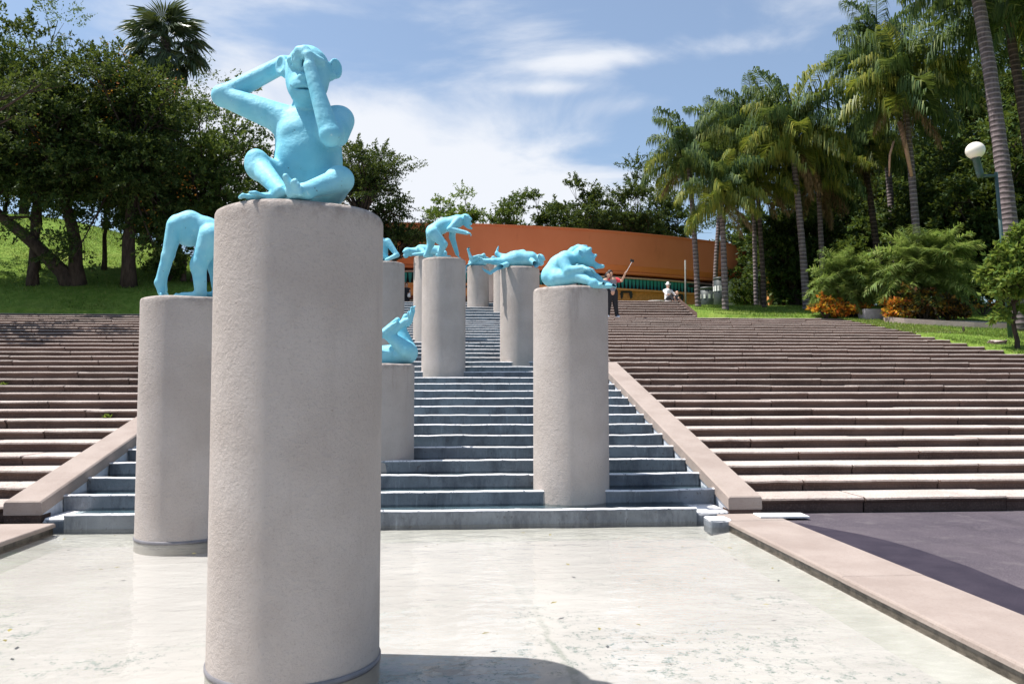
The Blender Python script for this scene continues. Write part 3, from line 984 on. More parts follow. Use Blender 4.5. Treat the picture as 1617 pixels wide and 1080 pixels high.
# ------------------------------------------------------------------ smooth bodies from blended round cones
class Body:
    def __init__(s, lo, hi, h):
        s.h = h; s.lo = np.array(lo, float)
        s.n = np.ceil((np.array(hi) - s.lo) / h).astype(int) + 1
        s.f = np.full(s.n, 9.0, dtype=np.float32)
        s.ax = [s.lo[i] + h * np.arange(s.n[i]) for i in range(3)]

    def _sub(s, lo, hi, pad):
        a = np.maximum(0, np.floor((np.array(lo) - pad - s.lo) / s.h).astype(int))
        b = np.minimum(s.n, np.ceil((np.array(hi) + pad - s.lo) / s.h).astype(int) + 1)
        if (b <= a).any(): return None
        sl = tuple(slice(a[i], b[i]) for i in range(3))
        X, Y, Z = np.meshgrid(*[s.ax[i][sl[i]] for i in range(3)], indexing='ij')
        return sl, X, Y, Z

    def _put(s, sl, d, k, sub):
        f = s.f[sl]
        if sub:
            d = -d
            if k > 0:
                h = np.clip(.5 - .5 * (d - f) / k, 0, 1)
                s.f[sl] = d * (1 - h) + f * h + k * h * (1 - h)
            else: s.f[sl] = np.maximum(f, d)
            return
        if k > 0:
            h = np.clip(.5 + .5 * (f - d) / k, 0, 1)
            s.f[sl] = f * (1 - h) + d * h - k * h * (1 - h)
        else: s.f[sl] = np.minimum(f, d)

    def cone(s, a, b, ra, rb, k=.03, sub=False):
        a = np.array(a, float); b = np.array(b, float)
        m = max(ra, rb)
        q = s._sub(np.minimum(a, b) - m, np.maximum(a, b) + m, k * 2 + s.h * 3)
        if q is None: return s
        sl, X, Y, Z = q
        ba = b - a; L2 = max(ba @ ba, 1e-9)
        px, py, pz = X - a[0], Y - a[1], Z - a[2]
        t_ = np.clip((px * ba[0] + py * ba[1] + pz * ba[2]) / L2, 0, 1)
        d = np.sqrt((px - ba[0] * t_) ** 2 + (py - ba[1] * t_) ** 2 + (pz - ba[2] * t_) ** 2) - (ra + (rb - ra) * t_)
        s._put(sl, d.astype(np.float32), k, sub); return s

    def ell(s, c, r, axes=None, k=.03, sub=False):
        c = np.array(c, float); r = np.array(r, float)
        A = np.eye(3) if axes is None else np.array([list(v) for v in axes], float)
        m = r.max()
        q = s._sub(c - m, c + m, k * 2 + s.h * 3)
        if q is None: return s
        sl, X, Y, Z = q
        P = np.stack([X - c[0], Y - c[1], Z - c[2]], -1) @ A.T
        k0 = np.sqrt(((P / r) ** 2).sum(-1)); k1 = np.sqrt(((P / r ** 2) ** 2).sum(-1)) + 1e-6
        s._put(sl, (k0 * (k0 - 1) / k1).astype(np.float32), k, sub); return s

    def chain(s, pts, rs, k=.03):
        for i in range(len(pts) - 1): s.cone(pts[i], pts[i + 1], rs[i], rs[i + 1], k)
        return s

    def cut_cyl(s, r, ztop):
        """remove what would stand inside the pillar: radius r about the origin, below ztop"""
        X, Y, Z = np.meshgrid(*s.ax, indexing='ij')
        d = np.maximum(np.sqrt(X * X + Y * Y) - r, Z - ztop)
        s.f = np.maximum(s.f, -d.astype(np.float32)); return s

    def mesh(s, name, mat):
        f = s.f; ins = f < 0
        c = [ins[i:ins.shape[0] - 1 + i, j:ins.shape[1] - 1 + j, k:ins.shape[2] - 1 + k] for i in (0, 1) for j in (0, 1) for k in (0, 1)]
        cnt = sum(x.astype(np.int8) for x in c)
        cells = np.argwhere((cnt > 0) & (cnt < 8))
        if len(cells) == 0: return None
        idx = np.full(cnt.shape, -1, dtype=np.int32); idx[tuple(cells.T)] = np.arange(len(cells))
        acc = np.zeros((len(cells), 3)); num = np.zeros(len(cells))
        cor = [(i, j, k) for i in (0, 1) for j in (0, 1) for k in (0, 1)]
        val = {q: f[cells[:, 0] + q[0], cells[:, 1] + q[1], cells[:, 2] + q[2]] for q in cor}
        for ax in range(3):
            for q in cor:
                if q[ax]: continue
                q2 = list(q); q2[ax] = 1; q2 = tuple(q2)
                a, b = val[q], val[q2]
                m = (a < 0) != (b < 0)
                t_ = np.where(m, a / np.where(m, a - b, 1), 0)
                for d in range(3):
                    acc[:, d] += np.where(m, q[d] + (t_ if d == ax else 0), 0)
                num += m
        V = (cells + acc / num[:, None]) * s.h + s.lo
        Fs = []
        for ax in range(3):
            u, v = (ax + 1) % 3, (ax + 2) % 3
            sa = [slice(None)] * 3; sb = [slice(None)] * 3
            sa[ax] = slice(0, -1); sb[ax] = slice(1, None)
            A, B = ins[tuple(sa)], ins[tuple(sb)]
            e = np.argwhere(A != B)
            e = e[(e[:, u] > 0) & (e[:, v] > 0) & (e[:, u] < f.shape[u] - 1) & (e[:, v] < f.shape[v] - 1)]
            if len(e) == 0: continue
            du = np.zeros(3, int); dv = np.zeros(3, int); du[u] = 1; dv[v] = 1
            q = [idx[tuple((e - a * du - b * dv).T)] for a, b in ((1, 1), (0, 1), (0, 0), (1, 0))]
            Q = np.stack(q, 1)
            fl = ~A[tuple(e.T)]
            Q[fl] = Q[fl][:, ::-1]
            Fs.append(Q[(Q >= 0).all(1)])
        me = np_mesh(name, V, np.concatenate(Fs), True, mat)
        return me


def vec(*a): return np.array(a, float)
def unit(v): v = np.array(v, float); return v / (np.linalg.norm(v) + 1e-9)


def hand(B, wrist, direction, palm_n, s=1.0, curl=.5, k=.008, thumb=1, spread=.35):
    """palm, four unequal bent fingers and a thumb leaving the side of the palm"""
    d = unit(direction); n = unit(np.array(palm_n) - d * np.dot(palm_n, d)); w = np.cross(d, n)
    wrist = np.array(wrist, float)
    pl = .085 * s
    B.ell(wrist + d * pl * .55, (pl * .68, .042 * s, .022 * s), (d, w, n), k * 2.2)
    for i, (off, L) in enumerate(((-.032, .068), (-.011, .080), (.011, .076), (.031, .060))):
        p = wrist + d * pl * 1.0 + w * off * s
        dd = unit(d + w * off * spread * 12)
        r = .0125 * s
        ang = 0
        for seg in range(3):
            ang += curl * (.75 if seg == 0 else 1.0)
            q = p + (dd * math.cos(ang) + n * math.sin(ang)) * L * s * (.42, .32, .26)[seg]
            B.cone(p, q, r, r * .9, k)
            p, r = q, r * .92
    p = wrist + d * pl * .35 + w * (-.034 * s * thumb)
    q = p + unit(d * .55 - w * thumb * .8 + n * .3) * .042 * s
    B.cone(p, q, .017 * s, .014 * s, k)
    B.cone(q, q + unit(d * .9 - w * thumb * .25 + n * .35) * .036 * s, .0135 * s, .0115 * s, k)


def foot(B, ankle, direction, sole_n, s=1.0, k=.010, side=1, toes=True):
    """long ape foot: heel, instep, four toes and a big toe set apart"""
    d = unit(direction); n = unit(np.array(sole_n) - d * np.dot(sole_n, d)); w = np.cross(d, n)
    a = np.array(ankle, float)
    heel = a - d * .035 * s + n * .02 * s
    ball = a + d * .15 * s + n * .03 * s
    B.cone(heel, ball, .040 * s, .030 * s, .03 * s)
    B.ell(ball, (.05 * s, .046 * s, .024 * s), (d, w, n), .02 * s)
    if not toes: return
    for i, (off, L) in enumerate(((-.030, .062), (-.010, .066), (.011, .060), (.030, .050))):
        p = ball + d * .03 * s + w * off * s
        m_ = p + unit(d + n * -.25 + w * off * 6) * L * .55 * s
        q = m_ + unit(d + n * .7) * L * .45 * s
        B.cone(p, m_, .0135 * s, .0125 * s, k); B.cone(m_, q, .0125 * s, .0115 * s, k)
    p = a + d * .07 * s + w * (-.035 * s * side) + n * .02 * s
    q = p + unit(d * .8 - w * side * .75 - n * .2) * .06 * s
    B.cone(p, q, .020 * s, .017 * s, k); B.cone(q, q + unit(d * .9 - w * side * .2) * .035 * s, .017 * s, .014 * s, k)


def ape_head(B, c, fwd, up, s=1.0, mouth=0.0, eyes=(-1, 1), es=1.0, wide=1.0):
    """cranium, brow ridge, eye sockets, muzzle with nostrils and lips, round cupped ears"""
    f = unit(fwd); u = unit(np.array(up) - f * np.dot(up, f)); r = np.cross(f, u)
    c = np.array(c, float)
    P = lambda a, b, d: c + f * a * s + r * b * s + u * d * s
    B.ell(c, (.128 * s, .112 * s * (wide if wide == 1 else .93), .118 * s), (f, r, u), .02)
    B.ell(P(.045, 0, -.075), (.088 * s, .090 * s * wide, .105 * s), (f, r, u), .04 * s)       # face
    B.ell(P(.105, 0, -.120), (.066 * s, .070 * s, .060 * s), (f, r, u), .04 * s)      # muzzle
    B.ell(P(.085, 0, -.155), (.062 * s, .058 * s, .040 * s), (f, r, u), .03 * s)      # chin
    if mouth > 0:
        B.ell(P(.175, 0, -.138), (.085 * s, .075 * s, .016 * s + mouth * .03), (f, r, u), .01 * s, sub=True)
        B.cone(P(.10, 0, -.165 - mouth * .05), P(.175, 0, -.175 - mouth * .08), .040 * s, .026 * s, .02 * s)
    # brow ridge
    B.cone(P(.100, -.070, .012), P(.128, -.02, .022), .020 * s, .022 * s, .016 * s)
    B.cone(P(.128, -.02, .022), P(.128, .02, .022), .022 * s, .022 * s, .016 * s)
    B.cone(P(.128, .02, .022), P(.100, .070, .012), .022 * s, .020 * s, .016 * s)
    for q in (-1, 1):
        if q in eyes:
            B.ell(P(.132, .042 * q * wide ** 2, -.022), (.024 * s, .028 * s, .018 * s), (f, r, u), .016 * s, sub=True)
            B.ell(P(.106, .042 * q * wide ** 2, -.024), (.022 * s, .021 * s, .013 * s), (f, r, u), .006 * s)
        es_ = s * es; e = P(-.005, .128 * q, .014 if wide == 1 else .022)
        ea = (unit(f * .75 + r * q * .65), unit(r * q * .75 - f * .65), u)
        B.ell(e, (.017 * es_, .046 * es_, .060 * es_), ea, .010 * s)
        B.cone(P(-.005, .10 * q, -.01), e, .03 * s, .014 * s, .01 * s)
        B.ell(e + ea[0] * .014 * es_ + u * .004 * s, (.013 * es_, .030 * es_, .042 * es_), ea, .006 * s, sub=True)
        B.ell(P(.172, .014 * q, -.098), (.010 * s, .008 * s, .008 * s), (f, r, u), .004 * s, sub=True)
    B.ell(P(.152, 0, -.085), (.026 * s, .030 * s, .020 * s), (f, r, u), .012 * s)     # nose
    if mouth <= 0: B.ell(P(.165, 0, -.140), (.030 * s, .062 * s, .004 * s), (f, r, u), .005 * s, sub=True)


class Ape:
    """joints are given as (photo x, photo y, depth from the pillar axis) and turned into metres on the pillar top"""
    def __init__(s, key, D, label, h, lo, hi):
        s.x, s.y, _, s.zt, _ = PIL[key]
        s.D = D; s.top = s.zt; s.B = Body(lo, hi, h); s.label = label
        cp, sp = math.cos(PITCH), math.sin(PITCH); cw, sw = math.cos(YAW), math.sin(YAW)
        s.fw = vec(sw * cp, cw * cp, sp); s.rt = vec(cw, -sw, 0); s.up = np.cross(s.rt, s.fw)

    def __call__(s, px, py, dd):
        d = s.D + dd
        p = vec(0, 0, EYE) + (s.fw + s.rt * (px - 808.5) / FPX - s.up * (py - 540) / FPX) * d
        return p - vec(s.x, s.y, s.zt)

    def done(s, cut=True):
        if cut: s.B.cut_cyl(.531, .002)
        me = s.B.mesh('ape_sculpture', M['blue'])
        o = link('ape_sculpture', me, loc=(s.x, s.y, s.top))
        return tag(o, s.label, 'sculpture', 'light blue ape sculptures on the pillars')


# ---- ape a: sits cross-legged, one arm behind the head, the other forearm raised over the face
A = Ape('a', 5.28, 'blue ape sitting cross-legged on the foreground pillar with one hand over its face', .0078, (-.75, -.62, -.03), (.55, .40, 1.25))
B = A.B
pel = A(487, 300, .02); mid = A(487, 258, .0); che = A(487, 208, -.02)
ex = (A.rt, vec(A.fw[0], A.fw[1], 0), vec(0, 0, 1))
B.ell(pel, (.215, .20, .14), ex, .03)
B.cone(A(487, 285, .02), A(488, 240, .0), .20, .205, .05)
B.ell(mid, (.21, .20, .20), ex, .06)
B.ell(che, (.220, .150, .165), ex, .06)
B.ell(A(466, 205, -.13), (.075, .05, .055), ex, .04); B.ell(A(508, 207, -.13), (.075, .05, .055), ex, .04)
B.cone(A(445, 192, .0), A(528, 194, .0), .085, .085, .05)
# arm behind the head (viewer's left)
sh, elb, wr = A(444, 188, .0), A(352, 152, .02), A(448, 102, .14)
B.cone(sh, elb, .098, .068, .035); B.cone(elb, wr, .066, .056, .012); B.ell(elb, (.07, .07, .07), None, .02)
B.cone(wr, A(470, 96, .15), .05, .04, .02)
hand(B, A(456, 100, .14), (1, 0, .1), (0, -1, 0), 1.1, .25)
# head, turned a little to the viewer's right
hd = A(487, 113, -.04)
fw_ = unit(-vec(A.fw[0], A.fw[1], 0) * 1.0 + A.rt * .14 + vec(0, 0, -.02))
ape_head(B, hd, fw_, (0, 0, 1), 1.36, eyes=(1,), es=.84, wide=1.08)
# raised forearm in front of the face
sh, elb, wr = A(528, 194, -.02), A(522, 214, -.36), A(489, 106, -.30)
B.cone(sh, elb, .098, .070, .035); B.cone(elb, wr, .065, .038, .010)
B.cone(A(538, 190, .0), A(530, 212, -.16), .09, .085, .04)
# wrist bends over: hooked hand resting on the brow, with a gap between the bent fingers and the thumb
e_h = [(488, 100, -.29, .036), (486, 89, -.28, .037), (481, 82, -.265, .038), (473, 82, -.255, .033), (467, 88, -.245, .026), (465, 97, -.235, .020), (467, 105, -.215, .016)]
B.chain([A(a_, b_, d_) for a_, b_, d_, _ in e_h], [q_[3] for q_ in e_h], .010)
for a_, l_, d_ in ((470, 107, -.24), (474.5, 111, -.245)):
    B.chain([A(a_ - 1, 86, -.262), A(a_ - 2, 96, -.258), A(a_, l_, -.225)], [.021, .017, .013], .005)
B.chain([A(487, 96, -.29), A(484, 104, -.275), A(480, 109, -.24)], [.022, .018, .014], .006)
B.ell(A(478, 95.5, -.30), (.016, .06, .022), ex, .006, sub=True)
B.cone(A(487, 168, .0), A(487, 135, .0), .095, .085, .04)
# legs
for (hip, knee, ank, r1, r2, r3) in ((A(458, 292, -.02), A(407, 262, -.20), A(444, 303, -.48), .115, .080, .047),
                                     (A(520, 300, .0), A(537, 285, -.22), A(484, 302, -.50), .115, .085, .050)):
    B.cone(hip, knee, r1, r2, .03); B.cone(knee, ank, r2 * .93, r3, .010)
B.cone(A(405, 252, -.22), A(409, 268, -.23), .066, .070, .03)
B.cone(A(534, 281, -.25), A(537, 284, -.2), .072, .08, .03)
# foot lying on the rim (viewer's left) and the upright foot in the middle
foot(B, A(430, 307, -.47), (-1, -.10, .02), (0, .1, -1), .8, side=-1)
B.cone(A(484, 304, -.50), A(464, 302, -.52), .050, .046, .02)
B.cone(A(464, 303, -.52), A(461, 294, -.53), .046, .036, .015)
B.chain([A(459, 296, -.54), A(454, 286, -.55), A(451, 279, -.56)], [.024, .022, .019], .010)
for i, (tx, ty) in enumerate(((466, 287), (470, 292), (474, 298), (476, 305))):
    B.chain([A(462 + i * .8, 297 + i * 2.2, -.55), A(tx - 2, ty + 1, -.58), A(tx, ty - 1.5, -.565)], [.019, .018 - .001 * i, .015 - .001 * i], .005)
A.done()

# ---- ape b: bent over, arms hanging to the pillar, legs behind
A = Ape('b', 9.42, 'blue ape bent double with its arms reaching straight down, left of the foreground pillar', .0125, (-.75, -.45, -.03), (.65, .55, 1.30))
A.zt += .05
B = A.B
B.cone(A(281, 346, -.05), A(300, 344, .0), .105, .125, .05)
B.cone(A(300, 345, .0), A(326, 356, .05), .130, .140, .05)
B.cone(A(326, 357, .05), A(346, 366, .08), .145, .155, .05)
B.ell(A(299, 362, .03), (.165, .15, .16), None, .05)
ape_head(B, A(300, 360, .10), (.3, .3, -1), (-.9, .2, -.3), .95)
B.chain([A(276, 350, -.10), A(265, 398, -.12), A(252, 440, -.12), A(255, 455, -.12)], [.092, .066, .052, .042], .03)
hand(B, A(256, 452, -.12), (.05, -.02, -1), (1, 0, 0), 1.0, .35, thumb=-1)
B.chain([A(280, 350, .16), A(267, 396, .20), A(256, 437, .20), A(259, 452, .20)], [.09, .064, .050, .042], .03)
hand(B, A(259, 450, .20), (.05, 0, -1), (1, 0, 0), 1.0, .35)
B.chain([A(334, 368, -.08), A(314, 412, -.12), A(317, 452, -.10)], [.150, .086, .068], .04)
B.cone(A(314, 408, -.12), A(313, 418, -.12), .086, .08, .03)
foot(B, A(314, 456, -.10), (-1, -.15, 0), (0, 0, -1), 1.15, side=1)
B.chain([A(350, 372, .16), A(342, 415, .18), A(345, 452, .18)], [.16, .095, .07], .04)
foot(B, A(343, 456, .18), (-1, -.1, 0), (0, 0, -1), 1.1, side=-1)
A.done()

# ---- ape c: on its back with the knees drawn up and feet in the air
A = Ape('c', 12.8, 'blue ape lying on its back with raised feet, right beside the foreground pillar', .013, (-.65, -.45, -.03), (.70, .50, 1.15))
B = A.B
B.cone(A(570, 559, .0), A(610, 563, .0), .15, .16, .06); B.cone(A(610, 563, .0), A(642, 557, .0), .165, .175, .07)
B.ell(A(643, 556, .0), (.155, .20, .17), ex, .05)
ape_head(B, A(551, 560, 0), (-.2, -.3, 1), (-1, 0, 0), 1.0)
B.chain([A(641, 552, -.12), A(613, 529, -.14), A(640, 507, -.12)], [.135, .078, .052], .025)
foot(B, A(643, 508, -.12), (.22, 0, 1), (1, -.2, 0), 1.05, side=1)
B.chain([A(644, 550, .14), A(634, 520, .16), A(641, 500, .14)], [.13, .078, .05], .025)
foot(B, A(646, 505, .14), (.25, 0, 1), (1, .2, 0), 1.0, side=-1)
B.chain([A(575, 552, -.16), A(595, 535, -.20), A(620, 514, -.18)], [.08, .06, .042], .02)
hand(B, A(620, 514, -.18), (.6, 0, .5), (0, 0, 1), .9, .4)
B.chain([A(575, 552, .16), A(600, 530, .20), A(628, 505, .18)], [.08, .06, .042], .02)
A.done()

# ---- ape d: walks on three limbs, one arm stretched forward
A = Ape('d', 19.3, 'blue ape walking on three limbs with one forearm stretched forward', .018, (-.80, -.5, -.03), (1.15, .55, 1.50))
B = A.B
B.cone(A(684, 366, .0), A(700, 356, .0), .18, .165, .08); B.cone(A(700, 356, .0), A(722, 350, .0), .165, .155, .08)
B.cone(A(722, 349, .0), A(733, 346, .0), .13, .10, .05)
ape_head(B, A(735, 346, -.02), (1, -.12, -.18), (.1, 0, 1), 1.05, .25)
B.chain([A(684, 368, -.13), A(701, 386, -.16), A(695, 401, -.16)], [.155, .088, .058], .03)
foot(B, A(695, 403, -.16), (1, -.1, 0), (0, 0, -1), 1.1, side=-1)
B.chain([A(682, 368, .13), A(680, 386, .18), A(673, 402, .14)], [.15, .088, .055], .03)
foot(B, A(673, 403, .14), (.9, .3, 0), (0, 0, -1), 1.0)
B.chain([A(716, 350, .14), A(714, 375, .18), A(722, 401, .15)], [.105, .075, .050], .03)
hand(B, A(722, 400, .15), (.3, 0, -1), (1, 0, 0), 1.0, .6)
B.chain([A(724, 348, -.14), A(710, 362, -.26), A(737, 368, -.28)], [.10, .068, .048], .02)
hand(B, A(736, 368, -.28), (1, -.1, -.15), (0, 0, -1), 1.1, .8)
A.done()

# ---- ape e: sprawled on its side, legs straight to the left, one arm hanging over the rim
A = Ape('e', 21.4, 'blue ape sprawled on its belly across a middle pillar, one arm hanging over the rim', .020, (-1.15, -.6, -.45), (.80, .55, .75))
B = A.B
B.cone(A(800, 412, .0), A(815, 409, .0), .17, .20, .08); B.cone(A(815, 409, .0), A(838, 409, .0), .215, .20, .08)
ape_head(B, A(853, 408, -.05), (.75, -.4, -.4), (.5, 0, .8), .98)
B.chain([A(795, 414, -.05), A(780, 413, -.10), A(766, 412, -.12)], [.135, .085, .055], .04)
foot(B, A(767, 411, -.12), (-.9, 0, .5), (-.4, 0, -1), 1.0)
B.chain([A(800, 408, .15), A(790, 405, .20), A(785, 400, .20)], [.12, .08, .06], .04)
foot(B, A(785, 401, .20), (.3, 0, 1), (-1, 0, 0), .9)
B.chain([A(800, 418, -.28), A(786, 423, -.50), A(774, 431, -.52), A(766, 427, -.52)], [.075, .062, .055, .045], .02)
hand(B, A(768, 428, -.52), (-1, 0, .5), (0, 0, 1), 1.1, .7)
B.chain([A(826, 399, .05), A(808, 401, .1), A(792, 407, .05)], [.085, .065, .045], .02)
B.chain([A(840, 412, -.25), A(847, 419, -.42), A(854, 421, -.46)], [.08, .06, .045], .02)
hand(B, A(852, 420, -.46), (1, 0, -.2), (0, 0, -1), .9, .5)
A.done(False)

# ---- ape f: sits at the foot of the cascade, leaning forward, arm and legs stretched to the right
A = Ape('f', 11.3, 'blue ape sitting with open mouth raised and legs stretched right over the rim', .0125, (-.75, -.6, -.10), (.85, .5, .85))
B = A.B
B.ell(A(876, 438, .0), (.175, .19, .135), ex, .05)
B.cone(A(874, 434, .0), A(884, 420, .0), .165, .150, .07); B.cone(A(884, 420, .0), A(893, 409, .0), .150, .115, .06)
B.cone(A(893, 411, .0), A(912, 406, -.02), .110, .085, .04)
ape_head(B, A(919, 403, -.04), (1, -.25, .50), (-.4, 0, .9), 1.08, 1.0)
# near arm goes down to the foot, far arm raised behind the head
B.chain([A(889, 412, -.15), A(897, 428, -.25), A(920, 424, -.32)], [.095, .070, .050], .02)
hand(B, A(919, 424, -.32), (1, -.1, -.1), (0, 0, -1), 1.25, .35)
B.chain([A(893, 410, .14), A(905, 397, .22), A(913, 391, .26)], [.09, .062, .048], .02)
hand(B, A(911, 392, .25), (1, 0, .3), (0, 0, -1), 1.2, .6)
B.chain([A(880, 440, -.12), A(912, 437, -.26), A(938, 446, -.42)], [.135, .085, .055], .03)
foot(B, A(940, 447, -.42), (1, -.35, -.05), (0, 0, -1), 1.2)
B.chain([A(884, 440, .14), A(918, 424, .12), A(945, 441, .0)], [.125, .082, .055], .03)
foot(B, A(946, 441, .0), (.9, -.35, -.35), (0, 0, -1), 1.1, side=-1)
A.done(False)

# ---- ape g: lies on its belly, chin over the rim
A = Ape('g', 26.2, 'blue ape lying face down with its head over the rim, behind the walking ape', .022, (-1.15, -.6, -.25), (.9, .55, .75))
B = A.B
B.cone(A(665, 396, .0), A(695, 397, .0), .20, .18, .08)
ape_head(B, A(643, 397, -.10), (-1, -.3, -.35), (-.2, 0, 1), 1.05)
B.cone(A(645, 397, -.05), A(662, 397, .0), .11, .13, .05)
B.chain([A(663, 392, -.20), A(672, 401, -.42), A(654, 402, -.44)], [.09, .07, .05], .02)
hand(B, A(655, 402, -.44), (-1, 0, 0), (0, 0, -1), 1.0, .3)
B.chain([A(666, 392, .20), A(658, 399, .38), A(648, 403, .3)], [.09, .07, .05], .02)
B.chain([A(695, 398, -.1), A(702, 400, -.4), A(690, 403, -.45)], [.12, .08, .05], .03)
A.done(False)

# ---- ape h: sits with its back to us, elbow out
A = Ape('h', 21.8, 'blue ape sitting upright with one bent elbow sticking out behind the foreground pillar', .020, (-.7, -.6, -.03), (.75, .5, 1.25))
B = A.B
B.cone(A(600, 404, .0), A(602, 386, .0), .22, .19, .08); ape_head(B, A(597, 367, .0), (-.8, -.6, 0), (0, 0, 1), 1.0)
B.chain([A(612, 382, -.05), A(627, 403, -.15), A(610, 411, -.35)], [.10, .065, .05], .03)
B.chain([A(592, 382, .0), A(580, 400, -.15), A(592, 408, -.35)], [.10, .065, .05], .03)
B.chain([A(608, 408, -.1), A(596, 398, -.35), A(590, 412, -.45)], [.12, .08, .06], .03)
B.chain([A(592, 408, -.1), A(580, 398, -.35), A(584, 412, -.45)], [.12, .08, .06], .03)
foot(B, A(592, 412, -.42), (-.2, -1, 0), (0, 0, -1), 1.0); foot(B, A(582, 412, -.42), (-.2, -1, 0), (0, 0, -1), 1.0)
A.done()

# ---- ape i: on its back, one leg in the air and an arm hanging down
A = Ape('i', 38.7, 'small far blue ape on its back with one leg pointing straight up', .026, (-.8, -.6, -.9), (.75, .5, 1.15))
B = A.B
B.cone(A(745, 415, .0), A(764, 415, .0), .17, .16, .08)
ape_head(B, A(771, 413, .0), (.2, 0, 1), (1, 0, 0), .95)
B.chain([A(746, 414, -.1), A(743, 406, -.2), A(739, 394, -.2)], [.13, .08, .055], .03)
foot(B, A(739, 394, -.2), (.2, -1, .1), (0, 0, 1), 1.0)
B.chain([A(746, 413, -.15), A(764, 403, -.2), A(768, 413, -.2)], [.11, .085, .07], .03)
B.chain([A(745, 407, -.25), A(756, 404, -.25), A(762, 404, -.25)], [.06, .06, .06], .02)
B.chain([A(744, 416, -.2), A(736, 421, -.45), A(735, 438, -.5)], [.07, .055, .045], .02)
hand(B, A(735, 438, -.5), (0, 0, -1), (1, 0, 0), 1.0, .2)
A.done(False)

# ---- ape j: small reclining figure seen over the sprawled one
A = Ape('j', 37.0, 'far blue ape reclining, only its raised hand and knee showing over the sprawled ape', .026, (-.9, -.6, -.3), (.75, .5, .95))
B = A.B
B.cone(A(790, 417, .0), A(806, 414, .0), .18, .17, .08)
ape_head(B, A(812, 410, .0), (0, -.6, .8), (.8, 0, .5), .95)
B.chain([A(790, 415, -.1), A(779, 407, -.2), A(774, 411, -.2)], [.12, .08, .055], .03)
foot(B, A(774, 409, -.2), (-.8, 0, .6), (0, 0, -1), 1.0)
B.chain([A(803, 410, -.1), A(796, 404, -.2), A(790, 403, -.2)], [.08, .06, .05], .03)
hand(B, A(790, 403, -.2), (-1, 0, .4), (0, 0, -1), 1.1, .6)
B.chain([A(790, 417, .1), A(782, 414, .2), A(776, 416, .2)], [.12, .08, .055], .03)
A.done(False)

# ------------------------------------------------------------------ orange building with a curved front
def spot(px, D):
    """ground position seen at photo column px, D metres in front of the camera"""
    u = (px - 808.5) / FPX
    return (D * (math.sin(YAW) + u * math.cos(YAW)), D * (math.cos(YAW) - u * math.sin(YAW)))


def zat(py, D): return EYE + (610 - py) * D / FPX


bld = empty('building', (2.5, 56, Z3E))
tag(bld, 'low orange building with curved plain parapet and teal frieze above the stairs', 'building')
bx0, by0, bz0 = 2.5, 56, Z3E
NB = 48
# plan of the front: parabola, nearest at the left, curving away to the right end
fx = np.linspace(-14.0, 23.5, NB)
fy = 53.0 + .0125 * (fx - (-1.0)) ** 2


def front(off):
    """points of the front moved outwards by off"""
    dy = .025 * (fx + 1.0)
    n_ = np.sqrt(1 + dy ** 2)
    return fx + off * dy / n_, fy - off / n_


def band(name, mat, prof, parent=bld):
    """prof: list of (outward offset, z) swept along the front, closed at the ends"""
    V = []; F = []
    prof = [(o_, z + .30 if z < 10 else z) for o_, z in prof]
    m = len(prof)
    cols = [front(o_) for o_, _ in prof]
    for i in range(NB):
        for k, (o_, z) in enumerate(prof):
            V.append((cols[k][0][i] - bx0, cols[k][1][i] - by0, z - bz0))
    for i in range(NB - 1):
        for k in range(m):
            k2 = (k + 1) % m
            F.append((i * m + k, i * m + k2, (i + 1) * m + k2, (i + 1) * m + k))
    F.append(tuple(range(m - 1, -1, -1))); F.append(tuple((NB - 1) * m + k for k in range(m)))
    o = link(name, py_mesh(name, V, F, False, mat), None, parent)
    return o


ztop = 12.55
band('parapet', M['orange'], [(0, 9.95), (0, ztop), (-.5, ztop), (-.5, 9.95)])
band('coping', M['orange'], [(.06, ztop + .002), (.06, ztop + .10), (-.56, ztop + .10), (-.56, ztop + .002)])
band('sloped_soffit', M['orange'], [(-.35, 9.56), (-.05, 9.948), (-.9, 9.948), (-.9, 9.56)])
band('drip_board', M['orange'], [(-.28, 9.42), (-.28, 9.558), (-1.0, 9.558), (-1.0, 9.42)])
band('recess', M['maroon'], [(-1.0, 7.35), (-1.0, 9.418), (-1.5, 9.418), (-1.5, 7.35)])
band('pink_moulding', M['pink'], [(-.55, 9.13), (-.55, 9.23), (-.998, 9.23), (-.998, 9.13)])
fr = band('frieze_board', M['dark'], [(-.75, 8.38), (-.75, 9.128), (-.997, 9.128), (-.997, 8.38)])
# teal pendants of the frieze
cx_, cy_ = front(-.73)
s_acc = 0; npend = 0
pend = None
seg = np.hypot(np.diff(cx_), np.diff(cy_)); cum = np.concatenate([[0], np.cumsum(seg)])
step = .31
for q in np.arange(.2, cum[-1] - .2, step):
    i = min(np.searchsorted(cum, q) - 1, NB - 2); t_ = (q - cum[i]) / seg[i]
    x = cx_[i] + (cx_[i + 1] - cx_[i]) * t_; y = cy_[i] + (cy_[i + 1] - cy_[i]) * t_
    if pend is None:
        pend = py_mesh('frieze_pendant', [(-.12, 0, .70), (.12, 0, .70), (.095, 0, .35), (.04, 0, .0), (-.04, 0, .0), (-.095, 0, .35),
                                          (-.12, -.05, .70), (.12, -.05, .70), (.095, -.05, .35), (.04, -.05, .0), (-.04, -.05, .0), (-.095, -.05, .35)],
                       [(6, 7, 8, 11), (11, 8, 9, 10), (0, 1, 7, 6), (1, 2, 8, 7), (2, 3, 9, 8), (3, 4, 10, 9), (4, 5, 11, 10), (5, 0, 6, 11)], False, M['teal'])
    link('pendant', pend, None, bld, loc=(x - bx0, y - by0, 8.71 - bz0), rot=(0, 0, math.atan2(cy_[i + 1] - cy_[i], cx_[i + 1] - cx_[i])))
band('ledge', M['orange2'], [(-.25, 8.22), (-.25, 8.36), (-1.0, 8.36), (-1.0, 8.22)])
